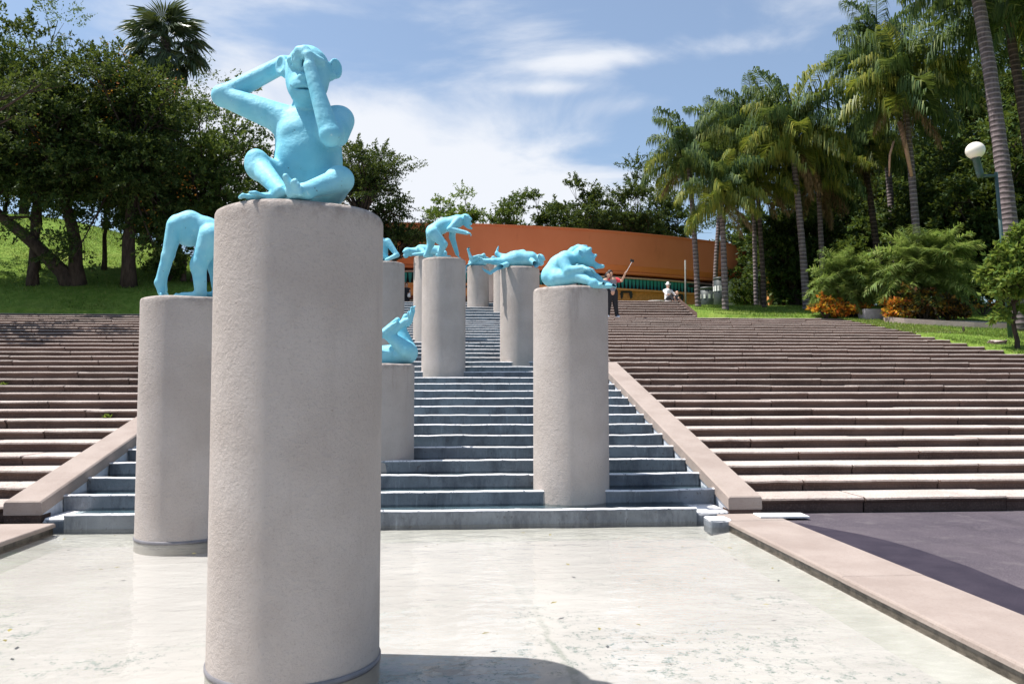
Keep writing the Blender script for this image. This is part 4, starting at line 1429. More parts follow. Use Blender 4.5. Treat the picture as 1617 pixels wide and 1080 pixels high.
band('lower_wall', M['orange2'], [(-.55, 7.50), (-.55, 8.218), (-.99, 8.218), (-.99, 7.50)])
band('lintel', M['maroon'], [(-.45, 7.38), (-.45, 7.498), (-.99, 7.498), (-.99, 7.38)])
# dark hall behind the opening
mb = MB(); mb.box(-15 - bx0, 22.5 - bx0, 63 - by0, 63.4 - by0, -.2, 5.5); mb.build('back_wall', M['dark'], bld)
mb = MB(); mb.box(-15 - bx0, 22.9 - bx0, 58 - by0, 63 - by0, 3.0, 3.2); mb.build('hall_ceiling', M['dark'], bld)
# right flank of the parapet
xe, ye = front(0); xe, ye = xe[-1], ye[-1]
mb = MB(); mb.box(xe - .45 - bx0, xe + .02 - bx0, ye + .35 - by0, ye + 8 - by0, 9.6 - bz0, ztop - .002 - bz0); mb.build('side_wall', M['orange'], bld)
mb = MB(); mb.box(-14 - bx0, xe - .5 - bx0, 66 - by0, 66.3 - by0, 0, ztop - .1 - bz0); mb.build('rear_wall', M['orange'], bld)
mb = MB(); mb.box(-14 - bx0, xe - .46 - bx0, 60.5 - by0, 66 - by0, 11.2 - bz0, 11.4 - bz0); mb.build('roof', M['grey'], bld)
# columns under the band
for px, w_ in ((1158, .48), (655, .5), (900, .4), (585, .5)):
    D = 57.5 if px > 1000 else 54.5
    x, y = spot(px, D)
    mb = MB(); mb.box(-w_, w_, -.4, .4, 0, 3.3 if px < 1000 else 3.15); mb.build('column', M['grey'], bld, loc=(x - bx0, y - by0, 0))
mb = MB()
# black iron ornaments hanging on the orange band
for px in (1008, 1098, 1150, 880, 735):
    x, y = spot(px, 52.9 if px < 1050 else 54.2)
    yy = float(np.interp(x, fx, fy)) + .50
    mb = MB()
    mb.box(-.42, .42, -.06, 0, .30, .42); mb.box(-.36, .30, -.07, -.01, .42, .50)
    for s_ in (-.34, .34):
        mb.box(s_ - .09, s_ + .09, -.10, 0, -.02, .30); mb.box(s_ - .14, s_ + .14, -.08, 0, .16, .24); mb.box(s_ - .05, s_ + .05, -.08, 0, -.12, -.02)
    for s_ in (-.25, 0, .2): mb.box(s_ - .06, s_ + .06, -.10, 0, .48, .55)
    mb.build('wall_bracket', M['iron'], bld, loc=(x - bx0, yy - by0, 8.07 - bz0))

# planters and drums in the shaded hall
def drum(px, D, r_, h_, label, mat='grey'):
    x, y = spot(px, D)
    root = empty('planter', (x, y, Z3E)); tag(root, label, 'planter', 'planters along the terrace')
    mb = MB(); mb.lathe([(r_ * .86, 0), (r_, .08), (r_, h_ - .16), (r_ * .97, h_ - .15), (r_ * .97, h_ - .10), (r_ * 1.05, h_ - .09), (r_ * 1.05, h_), (r_ * .9, h_), (r_ * .88, h_ - .1)], 28)
    mb.build('pot', M[mat], root, True)
    for k in range(14):
        a = 2 * math.pi * k / 14
        mb = MB(); mb.box(-.06, .06, -.02, .02, h_ * .55, h_ * .72)
        mb.build('rim_bead', M['whitecloth'], root, loc=(r_ * 1.005 * math.cos(a), r_ * 1.005 * math.sin(a), 0), rot=(0, 0, a + math.pi / 2))
    return root


drum(1038, 50.5, .55, 1.05, 'round grey planter with pale beads left of the seated person in white')
drum(1059, 50.8, .55, 1.05, 'round grey planter with pale beads right of the seated person in white')
drum(1120, 47.5, .62, 1.5, 'tall dark round planter between two palm trunks', 'darkgrey')
drum(1140, 44.5, .40, 1.7, 'narrow dark pot in front of the grey column', 'darkgrey')

# kiosk with thatched roof behind the palms on the right
x, y = spot(1248, 47)
kz = ground_z(x, y)
ks = empty('kiosk', (x, y, kz)); tag(ks, 'dark thatched kiosk with orange corner posts behind the palm trunks', 'kiosk')
mb = MB(); mb.box(-1.5, 2.0, .6, .8, 0, 2.2); mb.build('wall', M['dark'], ks)
for xx, yy in ((-1.45, -.8), (1.9, -.8)):
    mb = MB(); mb.box(xx - .16, xx + .16, yy - .16, yy + .16, 0, 2.2); mb.build('post', M['orange2'], ks)
mb = MB(); mb.box(-1.3, 1.75, -.7, -.5, 0, .75); mb.build('counter', M['maroon'], ks)
mb = MB()
rr = random.Random(4)
nrf = 40
V = [(0.2, 0, 3.1)]; F = []
for lvl, (rad, zz) in enumerate(((1.1, 2.75), (2.1, 2.35), (2.6, 1.95))):
    for k in range(nrf):
        a = 2 * math.pi * k / nrf; r__ = rad * rr.uniform(.95, 1.05)
        V.append((.2 + r__ * math.cos(a), .8 * r__ * math.sin(a), zz + rr.uniform(-.06, .06)))
for k in range(nrf):
    k2 = (k + 1) % nrf; F.append((0, 1 + k, 1 + k2))
    for l in range(2): F.append((1 + l * nrf + k, 1 + (l + 1) * nrf + k, 1 + (l + 1) * nrf + k2, 1 + l * nrf + k2))
mb.add(V, F); mb.build('roof', M['thatch'], ks)

# ------------------------------------------------------------------ foliage
def leaf_cloud(name, mat, C, L, W, D=None, seed=0, fold=0.0, flat=.5):
    """one diamond leaf at every centre C; D gives the direction each leaf leans along"""
    g = np.random.default_rng(seed)
    n = len(C)
    d = g.normal(size=(n, 3)); d[:, 2] -= .25
    if D is not None: d = d * .75 + D
    d /= np.linalg.norm(d, axis=1)[:, None] + 1e-9
    nn = g.normal(size=(n, 3)) * flat; nn[:, 2] += .9
    w = np.cross(d, nn); w /= np.linalg.norm(w, axis=1)[:, None] + 1e-9
    l = L * g.uniform(.6, 1.25, n)[:, None]; wd = W * g.uniform(.7, 1.2, n)[:, None]
    V = np.empty((n, 4, 3), np.float32)
    V[:, 0] = C; V[:, 1] = C + d * l * .45 + w * wd; V[:, 2] = C + d * l; V[:, 3] = C + d * l * .45 - w * wd
    F = np.arange(n * 4, dtype=np.int32).reshape(n, 4)
    return np_mesh(name, V.reshape(-1, 3), F, False, mat)


def crown_points(rx, ry, rz, lobes, twigs, per, seed, spread=.30, base=-.5, ragged=.25):
    """leaf positions of a ragged crown: lobes on an uneven ellipsoid, twigs in each, leaves along the twigs"""
    g = np.random.default_rng(seed)
    P = []; Dr = []; ends = []
    for i in range(lobes):
        while True:
            v = g.normal(size=3); v /= np.linalg.norm(v)
            if v[2] > base: break
        rr_ = g.uniform(.35, .95) if i % 3 else g.uniform(.1, .6)
        c = v * rr_ * np.array([rx, ry, rz]) * (1 + g.normal() * ragged * .5)
        lr = spread * (rx + ry + rz) / 3 * g.uniform(.7, 1.35)
        ends.append(c)
        for t_ in range(twigs):
            u = g.normal(size=3); u /= np.linalg.norm(u); u[2] = abs(u[2]) * .7 + u[2] * .3
            out = unit(u + v * .7)
            s0 = c + u * lr * g.uniform(.15, .8)
            tl = lr * g.uniform(.35, .85) * (1 + ragged * max(0, g.normal()))
            k = np.sort(g.uniform(0, 1, per))[:, None]
            droop = np.array([0, 0, -1.]) * (k ** 2) * tl * .25
            pts = s0 + out * tl * k + droop + g.normal(size=(per, 3)) * lr * .05 * (1.3 - k)
            P.append(pts); Dr.append(np.repeat(out[None], per, 0) * .8)
    return np.concatenate(P), np.concatenate(Dr), ends


def tree(name, x, y, z, H, crown, trunk_r, label, seed, mat='leaf_dark', leaf=.16, lobes=34, twigs=26, per=26, lean=(0, 0), trunks=None, group='broadleaf trees around the stairs', flowers=0, trunk_top=None, cdx=0, cdy=0, spread=.3, bark='bark', base=-.5):
    """crown = (centre height, rx, ry, rz)"""
    rr = random.Random(seed)
    root = empty(name, (x, y, z)); tag(root, label, 'tree', group)
    ch, rx, ry, rz = crown
    P, Dr, ends = crown_points(rx, ry, rz, lobes, twigs, per, seed, spread, base)
    me = leaf_cloud('crown', M[mat], P + np.array([cdx, cdy, ch]), leaf, leaf * .24, Dr, seed)
    cr = link('crown', me, None, root)
    mb = MB()
    tops = []
    for (bx_, by_, tx, ty, tz, r0) in (trunks or [(0, 0, lean[0], lean[1], trunk_top or ch - rz * .5, trunk_r)]):
        pts = []; rad = []
        for i in range(7):
            k = i / 6
            pts.append((bx_ + (tx - bx_) * k ** 1.15 + rr.uniform(-.06, .06) * (i > 0), by_ + (ty - by_) * k + rr.uniform(-.06, .06) * (i > 0), tz * k - (.3 if i == 0 else 0)))
            rad.append(r0 * (1.35 if i == 0 else 1.05 - .5 * k))
        mb.tube(pts, rad, 9); tops.append((pts[-1], rad[-1])); tops.append((pts[-2], rad[-2]))
    mb.build('trunk', M[bark], root, True)
    mb = MB()
    for i, e in enumerate(ends):
        e = Vector(e) + Vector((cdx, cdy, ch))
        p0, r0 = min(tops, key=lambda q: (Vector(q[0]) - e).length + rr.uniform(0, 1))
        p0 = Vector(p0)
        mid = p0.lerp(e, .5) + Vector((rr.uniform(-.3, .3), rr.uniform(-.3, .3), rr.uniform(-.1, .5)))
        mb.tube([p0, mid, e], [r0 * .42, r0 * .26, .02], 5, False)
        for q in range(3):
            e2 = e + Vector([rr.gauss(0, 1) for _ in range(3)]).normalized() * spread * (rx + rz) * .35
            mb.tube([mid.lerp(e, .7), e2], [r0 * .12, .01], 4, False)
    mb.build('limbs', M[bark], root, True)
    if flowers:
        g = np.random.default_rng(seed + 5)
        sel = []
        for q in range(flowers):
            c0 = P[g.integers(len(P))]
            if c0[1] > 0: c0 = c0 * np.array([1, -1, 1])
            sel.append(c0 + g.normal(size=(26, 3)) * np.array([.25, .25, .45]))
        b = link('blossoms', leaf_cloud('blossoms', M['flower'], np.concatenate(sel) + np.array([cdx, cdy, ch]), .11, .04, None, seed + 1), None, root)
        b['kind'] = 'stuff'
    return root


def at_ground(px, D):
    x, y = spot(px, D); return x, y, ground_z(x, y)


# ---- left group
x, y, z = at_ground(112, 34.5)
tree('leaning_tree', x, y, z, 13, (6.2, 4.8, 3.4, 5.0), .34, 'dark tree with two trunks forking from one foot, leaning left over the lawn', 21,
     lobes=95, base=-.95, twigs=26, per=24, trunks=[(0, 0, -3.4, -.4, 3.4, .34), (.25, 0, -.9, .3, 5.4, .30), (-1.6, -.2, -1.7, .1, 4.6, .22)], cdx=-1.6, flowers=9, leaf=.185)
x, y, z = at_ground(200, 34.6)
tree('flowering_tree', x, y, z, 12, (6.1, 3.6, 3.2, 5.0), .30, 'straight dark trunk with orange blossom hanging in its crown', 22,
     lobes=80, base=-.95, twigs=26, per=24, flowers=13, leaf=.185, trunk_top=6.0)
x, y, z = at_ground(330, 38)
tree('broadleaf_tree', x, y, z, 9, (4.6, 3.3, 3.2, 4.4), .26, 'bushy green tree behind the bent-over ape', 23, mat='leaf_mid', lobes=60, base=-.98, twigs=26, per=22, leaf=.185)
x, y, z = at_ground(30, 57)
tree('broadleaf_tree', x, y, z, 14, (7.6, 7.4, 4, 7.6), .4, 'tall ragged tree at the far left edge above the leaning trunks', 24, mat='leaf_mid', lobes=80, base=-.95, twigs=28, per=24, leaf=.205)
x, y, z = at_ground(225, 58)
tree('broadleaf_tree', x, y, z, 14, (6.4, 7.0, 4, 7.2), .4, 'broad tree crown below the fan palm', 25, lobes=76, base=-.95, twigs=28, per=24, leaf=.205)
x, y, z = at_ground(-190, 33)
tree('broadleaf_tree', x, y, z, 14, (8.0, 5.0, 4.4, 5.2), .4, 'dark tree reaching in from the left edge of the view', 26, lobes=46, twigs=26, per=24, leaf=.16)
x, y, z = at_ground(-110, 25.5)
tree('broadleaf_tree', x, y, z, 14, (7.2, 3.6, 3.2, 2.4), .35, 'tree beyond the left edge casting dappled shade on the steps', 33, lobes=22, twigs=20, per=22, leaf=.16)
for i, (px, D, ch, rx_, rz_, lab) in enumerate(((55, 37.5, 4.3, 2.6, 2.0, 'low dark tree whose foliage hangs over the left lawn'), (160, 38.5, 4.2, 2.4, 1.8, 'low dark tree between the forked trunks and the straight one'), (245, 39, 3.2, 2.0, 2.6, 'low dark tree left of the bent-over ape'))):
    x, y, z = at_ground(px, D)
    tree('broadleaf_tree', x, y, z, 6, (ch, rx_, 2.0, rz_), .12, lab, 140 + i, lobes=34, twigs=22, per=22, leaf=.18, base=-.95)
x, y, z = at_ground(395, 46)
tree('broadleaf_tree', x, y, z, 10, (3.4, 3.6, 3, 3.3), .3, 'low tree filling the gap left of the foreground pillar', 27, lobes=34, twigs=24, per=22, leaf=.16)
# ---- behind the foreground pillar
x, y, z = at_ground(570, 47)
tree('broadleaf_tree', x, y, z, 14, (7.3, 3.4, 3, 3.5), .38, 'dark tree over the left end of the orange wall, right of the big pillar', 28, lobes=44, twigs=26, per=24, leaf=.16)
x, y, z = at_ground(620, 49)
tree('broadleaf_tree', x, y, z, 14, (4.8, 2.7, 2.4, 3.0), .3, 'lower dark foliage hanging in front of the orange wall', 29, lobes=34, twigs=24, per=22, leaf=.16)
x, y, z = at_ground(455, 52)
tree('broadleaf_tree', x, y, z, 14, (5.8, 3.6, 3, 3.4), .38, 'tree showing between the raised elbow and knee of the seated ape', 30, mat='leaf_mid', lobes=34, twigs=24, per=24, leaf=.205)
# ---- behind the building
for i, (px, D, top, w_, m_, lab) in enumerate((
        (735, 72, 305, 1.9, 'leaf_bright', 'thin light green treetop above the walking ape'),
        (805, 70, 293, 2.4, 'leaf_mid', 'sparse treetop behind the middle of the orange wall'),
        (866, 71, 292, 1.5, 'leaf_mid', 'narrow sparse treetop between two fuller ones'),
        (690, 74, 315, 2.4, 'leaf_bright', 'pale treetop at the left end of the parapet'),
        (925, 69, 258, 3.3, 'leaf_dark', 'dark spreading treetop left of the highest one behind the wall'),
        (1005, 70, 268, 3.3, 'leaf_dark', 'dense dark treetop behind the right part of the wall'),
        (960, 75, 300, 4.0, 'leaf_dark', 'low dark treetop filling behind the wall'),
        (860, 77, 330, 5.0, 'leaf_mid', 'low broad treetop just above the parapet'),
        (1060, 76, 275, 3.8, 'leaf_dark', 'treetop behind the leftmost queen palm'))):
    x, y = spot(px, D); z = Z3E
    h_ = zat(top, D) - z
    rz = h_ * .40
    tree('broadleaf_tree', x, y, z, h_, (h_ - rz, w_, w_, rz * 1.05), .25, lab, 60 + i, mat=m_, lobes=34 if w_ < 3 else 44, twigs=20 if w_ < 3 else 24, per=18 if w_ < 3 else 22, leaf=.26,
         group='trees behind the orange building', spread=.30 if w_ < 3 else .28, base=-.9)
# ---- dark wall of trees behind the palms
for i, (px, D, top, w_, lab) in enumerate((
        (1210, 62, 330, 4.6, 'dark tree right of the building end'), (1290, 58, 270, 4.6, 'dark tree behind the kiosk'),
        (1375, 60, 230, 5.2, 'dark tree between the queen palms'), (1450, 56, 110, 6.0, 'tall dark tree behind the broken palm'),
        (1540, 50, 20, 6.2, 'very tall dark tree behind the lamp'), (1630, 46, -30, 6.0, 'very tall dark tree at the right edge'),
        (1520, 44, 260, 4.2, 'dark understorey tree below the lamp'), (1590, 40, 230, 4.0, 'understorey tree right of the lamp pole'),
        (1430, 50, 330, 3.8, 'understorey tree behind the dwarf palms'), (1255, 45, 330, 2.6, 'dark tree whose crown hangs over the kiosk'), (1250, 66, 400, 6, 'low dark tree far behind the kiosk'),
        (1340, 66, 330, 6, 'low dark tree behind the dwarf palm'), (1720, 40, -20, 6, 'dark tree beyond the right edge'))):
    x, y, z = at_ground(px, D)
    h_ = zat(top, D) - z
    rz = min(h_ * .5, h_ * .5)
    tree('broadleaf_tree', x, y, z, h_, (h_ * .52, w_, w_ * .8, rz), .35, lab, 90 + i, mat='leaf_dark' if i % 4 else 'leaf_mid',
         lobes=84, twigs=24, per=22, leaf=.27, group='dark trees behind the palms', base=-.95, spread=.26)

# small tree on the right lawn
x, y = spot(1606, 24); z = ground_z(x, y)
tree('young_tree', x, y, z, 4, (2.35, .95, .8, 1.35), .075, 'young green tree with a thin trunk on the right lawn', 120, mat='leaf_bright', lobes=44, twigs=16, per=14, leaf=.19, group='single young tree', spread=.36, base=-1.0)


# ------------------------------------------------------------------ palms
def frond_mesh(name, mat, L, e0, bend, leaflets, ll, lw, seed, hang=.55, plume=.35):
    """feather leaf growing along +X from the origin: curved rachis and drooping two-piece leaflets"""
    g = np.random.default_rng(seed)
    n = 14
    pts = []; p = np.zeros(3); a = e0; ds = L / n; side = g.normal() * .05
    for i in range(n + 1):
        pts.append(p.copy())
        p = p + np.array([math.cos(a), side * i / n, math.sin(a)]) * ds
        a -= bend * (.35 + 1.3 * i / n) / n
    pts = np.array(pts)
    s_ = np.linspace(.14, .99, leaflets)
    fi = s_ * n; i0 = np.minimum(fi.astype(int), n - 1); fr_ = (fi - i0)[:, None]
    base = pts[i0] * (1 - fr_) + pts[i0 + 1] * fr_
    tan = pts[i0 + 1] - pts[i0]; tan /= np.linalg.norm(tan, axis=1)[:, None]
    V = []; F = []; nv = 0
    prof = np.sin(np.clip(s_, 0, 1) ** .7 * math.pi) ** .55 * .8 + .25
    for sd in (-1, 1):
        lat = np.cross(tan, np.array([0, 0, 1.0])) * sd
        lat /= np.linalg.norm(lat, axis=1)[:, None] + 1e-9
        upn = np.cross(lat, tan) * sd
        d1 = lat + tan * .55 + upn * (g.normal(size=(leaflets, 1)) * plume) ; d1[:, 2] -= .05
        d1 /= np.linalg.norm(d1, axis=1)[:, None]
        d2 = d1 * (1 - hang) + np.array([0, 0, -1.]) * (hang + g.uniform(-.1, .2, (leaflets, 1)))
        d2 /= np.linalg.norm(d2, axis=1)[:, None]
        l = (ll * prof * g.uniform(.85, 1.12, leaflets))[:, None]
        w = np.cross(d1, np.array([0, 0, 1.0])); w /= np.linalg.norm(w, axis=1)[:, None] + 1e-9
        w = w * lw
        a_ = base; b_ = base + d1 * l * .5; c_ = b_ + d2 * l * .55
        Q = np.stack([a_ - w * .5, a_ + w * .5, b_ + w, b_ - w, c_, ], 1)
        V.append(Q.reshape(-1, 3))
        k = np.arange(leaflets)[:, None] * 5 + nv
        F.append(np.concatenate([k + np.array([[0, 1, 2, 3]]), k + np.array([[3, 2, 4, 4]])], 0)); nv += leaflets * 5
    V = np.concatenate(V); F = np.concatenate(F)
    quads = [tuple(f) if f[2] != f[3] else tuple(f[:3]) for f in F.tolist()]
    # rachis
    mb = MB(); mb.tube([tuple(q) for q in pts[::2]], list(np.linspace(.028, .008, len(pts[::2])) * (L / 3)), 4, False)
    m = len(V)
    allV = [tuple(v) for v in V] + mb.v
    allF = quads + [tuple(i + m for i in f) for f in mb.f]
    return py_mesh(name, allV, allF, False, mat)


def fronds_set(mat, L, ll, lw, n, seed, hang=.55):
    out = []
    for i, (e0, bend) in enumerate(((1.35, 1.5), (1.15, 2.0), (.85, 2.1), (.55, 2.0), (.2, 1.7), (-.15, 1.3))):
        out.append(frond_mesh('frond', M[mat], L * (1 - .04 * i), e0, bend, n, ll, lw, seed + i, hang))
    return out


QF = fronds_set('palm', 3.6, 1.05, .030, 76, 200, .80)
QY = fronds_set('palm_yellow', 3.4, 1.05, .030, 76, 220, .82)
QD = [frond_mesh('dead_frond', M['palm_dead'], 2.7, e, b, 50, .65, .022, 240 + i, .8) for i, (e, b) in enumerate(((-.5, .9), (-.85, .6), (-1.1, .4)))]


def trunk(mb, pts, r0, r1, n=10, seed=0, ringy=True):
    rr = random.Random(seed)
    P = []; Rr = []
    m = 26
    path = [Vector(p) for p in pts]
    for i in range(m):
        k = i / (m - 1) * (len(path) - 1); a = min(int(k), len(path) - 2); t_ = k - a
        P.append(path[a].lerp(path[a + 1], t_))
        r = r0 + (r1 - r0) * i / (m - 1)
        if i == 0: r *= 1.25
        Rr.append(r * (1 + (.035 if i % 2 else -.02) * ringy))
    mb.tube(P, Rr, n)


def queen_palm(px, D, base_py, crown_py, label, seed, r=.17, cpx=None, yellow=.2, dead=4, nf=20, size=1.0, bark='palmbark', zbase=None):
    nf += 6; rr = random.Random(seed)
    x, y = spot(px, D); z = ground_z(x, y) if zbase is None else zbase
    cx2, cy2 = spot(cpx if cpx is not None else px, D)
    top = zat(crown_py, D) - z
    root = empty('queen_palm', (x, y, z)); tag(root, label, 'palm tree', 'queen palms right of the stairs')
    mb = MB(); dx, dy = cx2 - x, cy2 - y
    trunk(mb, [(0, 0, -.3), (dx * .25, dy * .25, top * .35), (dx * .6, dy * .6, top * .7), (dx, dy, top)], r, r * .72, 10, seed)
    mb.build('trunk', M[bark], root, True)
    mb = MB(); mb.tube([(dx, dy, top - .1), (dx, dy, top + .45), (dx, dy, top + .8)], [r * .95, r * .8, .03], 8); mb.build('crownshaft', M['palm_dead'], root, True)
    a0 = rr.uniform(0, 6.28)
    for i in range(nf):
        layer = min(5, int(i / nf * 6))
        pool_ = QY if rr.random() < yellow * (2.0 if layer > 2 else .9) else QF
        a = a0 + i * 2.39996 + rr.uniform(-.2, .2)
        link('frond', pool_[layer], None, root, loc=(dx, dy, top + .45 - layer * .07), rot=(rr.uniform(-.12, .12), rr.uniform(-.12, .12), a), scale=size * rr.uniform(.88, 1.1))
    for i in range(dead):
        link('dead_frond', QD[i % 3], None, root, loc=(dx, dy, top + .0), rot=(0, 0, rr.uniform(0, 6.28)), scale=size * rr.uniform(.8, 1.05))
    return root


PZ = Z3E
queen_palm(1104, 41, 490, 262, 'leftmost queen palm with drooping fronds in front of the orange wall', 301, .16, cpx=1092, yellow=.15, dead=1, nf=22, size=.92)
queen_palm(1147, 38.5, 498, 318, 'low queen palm with a thick skirt before the right end of the orange wall', 302, .17, cpx=1143, yellow=.35, dead=2, nf=20, size=.80)
queen_palm(1128, 50, 490, 232, 'queen palm behind the leftmost pair with a crown against the sky', 303, .16, cpx=1150, yellow=.1, dead=0, nf=20, size=1.05)
queen_palm(1196, 43, 492, 215, 'slender queen palm with one spear frond pointing up', 304, .13, cpx=1192, yellow=.25, dead=3, nf=20, size=1.0)
queen_palm(1209, 41.0, 500, 290, 'dark trunked queen palm with yellow drooping fronds left of the tall one', 305, .14, cpx=1200, yellow=.6, dead=4, nf=20, size=.88, bark='darkbark')
queen_palm(1276, 39.5, 502, 232, 'tall queen palm in full sun at the edge of the steps with brown skirt', 306, .19, cpx=1258, yellow=.5, dead=6, nf=24, size=1.14)
queen_palm(1303, 42, 460, 285, 'queen palm with a dead brown skirt behind the dwarf palm', 307, .16, cpx=1298, yellow=.3, dead=7, nf=20, size=.95)
queen_palm(1396, 43, 492, 245, 'queen palm with a dark trunk between the two dwarf palms', 308, .20, cpx=1372, yellow=.15, dead=3, nf=22, size=1.05, bark='darkbark')
queen_palm(1458, 36.5, 480, 150, 'queen palm with broken brown stubs and a wide crown', 309, .19, cpx=1440, yellow=.2, dead=3, nf=24, size=1.10)
queen_palm(1420, 46, 480, 92, 'high queen palm crown behind the broken one', 310, .2, cpx=1400, yellow=.05, dead=1, nf=20, size=1.1)
queen_palm(1614, 29.5, 500, -75, 'very tall queen palm whose ringed trunk leans along the right edge behind the lamp', 311, .29, cpx=1556, yellow=.1, dead=0, nf=24, size=1.05)
queen_palm(1660, 33, 500, 30, 'queen palm at the right edge with its trunk cut by the frame', 312, .24, cpx=1612, yellow=.1, dead=0, nf=22, size=1.15, bark='darkbark')
# broken frond stubs on the palm
x, y = spot(1443, 36.3)
for i, (pp, r_) in enumerate((([(1448, 275), (1440, 228), (1431, 186)], (.07, .10, .12)), ([(1412, 275), (1414, 240), (1421, 218)], (.03, .05, .05)))):
    mb = MB(); P = []
    for a, b in pp:
        xx, yy = spot(a, 36.3); P.append((xx, yy, zat(b, 36.3)))
    mb.tube(P, r_, 8)
    tag(mb.build('frond_stub', M['stub'], None, True), ('thick pale brown broken frond base standing out of the palm crown', 'thin bent dry frond stalk hanging left of the broken frond base')[i], 'frond stub')

# fan palm on the left
def fan_leaf(seed, mat):
    g = np.random.default_rng(seed); V = []; F = []
    n = 34; R_ = 1.05
    base = np.array([1.15, 0, 0.])
    mb = MB(); mb.tube([(0, 0, 0), (.6, 0, .06), (1.15, 0, 0)], [.03, .022, .018], 5, False)
    V = list(mb.v); F = list(mb.f)
    for i in range(n):
        a = -2.1 + 4.2 * (i + .5) / n; w_ = 4.2 / n * .5
        r_ = R_ * (1 - .18 * abs(a) / 2.1) * g.uniform(.9, 1.05)
        def pt_(aa, rr_, z_): return (base[0] + rr_ * math.cos(aa), rr_ * math.sin(aa), z_)
        z1 = .06 * (1 if i % 2 else -1)
        k = len(V)
        V += [tuple(base), pt_(a - w_ * .9, r_ * .6, z1 - .10), pt_(a + w_ * .9, r_ * .6, -z1 - .10), pt_(a, r_ * .98, -.38 - g.uniform(0, .35))]
        F += [(k, k + 1, k + 2), (k + 1, k + 3, k + 2)]
    return py_mesh('fan_leaf', V, F, False, mat)


FL = [fan_leaf(400 + i, M['fan']) for i in range(3)]
FDm = [fan_leaf(410 + i, M['palm_dead']) for i in range(2)]
x, y, z = at_ground(262, 46)
top = zat(52, 46) - z
root = empty('fan_palm', (x, y, z)); tag(root, 'fan palm rising above the left trees into the sky', 'palm tree')
mb = MB(); trunk(mb, [(0, 0, -.3), (-.1, 0, top * .5), (-.45, 0, top - 1.8)], .26, .24, 10, 5); mb.build('trunk', M['bark'], root, True)
mb = MB(); trunk(mb, [(-.45, 0, top - 2.6), (-.47, 0, top - 1), (-.5, 0, top + .1)], .34, .26, 10, 6); mb.build('boot_collar', M['stub'] if 0 else M['darkbark'], root, True)
rr = random.Random(9)
for i in range(46):
    k = i / 46
    e = 1.35 - k * 2.5 + rr.uniform(-.1, .1)
    link('fan_leaf', FL[i % 3], None, root, loc=(-.5, 0, top - .1 - k * .7), rot=(rr.uniform(-.3, .3), -e, i * 2.4 + rr.uniform(-.2, .2)), scale=rr.uniform(1.0, 1.3))
for i in range(6):
    link('dead_fan_leaf', FDm[i % 2], None, root, loc=(-.5, 0, top - 1.2), rot=(rr.uniform(-.3, .3), 1.25, i * 1.1), scale=1.0)

# dwarf date palms
PF = [frond_mesh('frond', M['dwarf'], 1.75, e, b, 64, .46, .016, 500 + i, .12, .45) for i, (e, b) in enumerate(((1.45, 1.1), (1.22, 1.4), (.95, 1.55), (.6, 1.55), (.15, 1.35), (-.35, 1.0)))]


def dwarf_palm(px, D, cpy, label, seed, size, n=54, heads=1):
    rr = random.Random(seed)
    x, y, z = at_ground(px, D); top = zat(cpy, D) - z
    root = empty('dwarf_palm', (x, y, z)); tag(root, label, 'palm tree', 'dwarf date palms beside the steps')
    for h_ in range(heads):
        ox = (h_ - (heads - 1) / 2) * .42 * size; tt = top * (1 - .12 * (h_ % 2))
        mb = MB(); trunk(mb, [(ox * .4, 0, -.2), (ox * .7, .05, tt * .5), (ox, 0, tt)], .09, .085, 8, seed); mb.build('trunk', M['bark'], root, True)
        for i in range(n // heads):
            l = min(5, int(i / (n // heads) * 6))
            link('frond', PF[l], None, root, loc=(ox, 0, tt + .05 - l * .03), rot=(rr.uniform(-.15, .15), rr.uniform(-.1, .1), i * 2.4 + rr.uniform(-.2, .2)), scale=size * rr.uniform(.85, 1.1))


dwarf_palm(1340, 34.6, 448, 'smaller feathery dwarf palm above the orange croton bush', 520, .92, 120, 3)
dwarf_palm(1466, 32.8, 432, 'larger feathery dwarf palm above the dark croton bush', 521, 1.18, 132, 3)


def bush(name, px, D, rx, ry, rz, mat, label, seed, cat='bush', leaf=.2, lobes=16, twigs=14, per=12, up=.9, z_=None, group=None, wid=.24):
    x, y = spot(px, D); z = ground_z(x, y) if z_ is None else z_
    root = empty(name, (x, y, z)); tag(root, label, cat, group)
    P, Dr, ends = crown_points(rx, ry, rz, lobes, twigs, per, seed, .38, -.5)
    P[:, 2] = np.abs(P[:, 2] + rz * .8)
    link('foliage', leaf_cloud('foliage', M[mat], P, leaf, leaf * wid, Dr + np.array([0, 0, .5]), seed), None, root)
    mb = MB(); rr = random.Random(seed)
    for i in range(9):
        a = rr.uniform(0, 6.28); mb.tube([(0, 0, -.05), (rx * .4 * math.cos(a), ry * .4 * math.sin(a), rz * .8), (rx * .8 * math.cos(a), ry * .8 * math.sin(a), rz * 1.3)], [.03, .02, .008], 5, False)
    mb.build('stems', M['bark'], root)
    return root


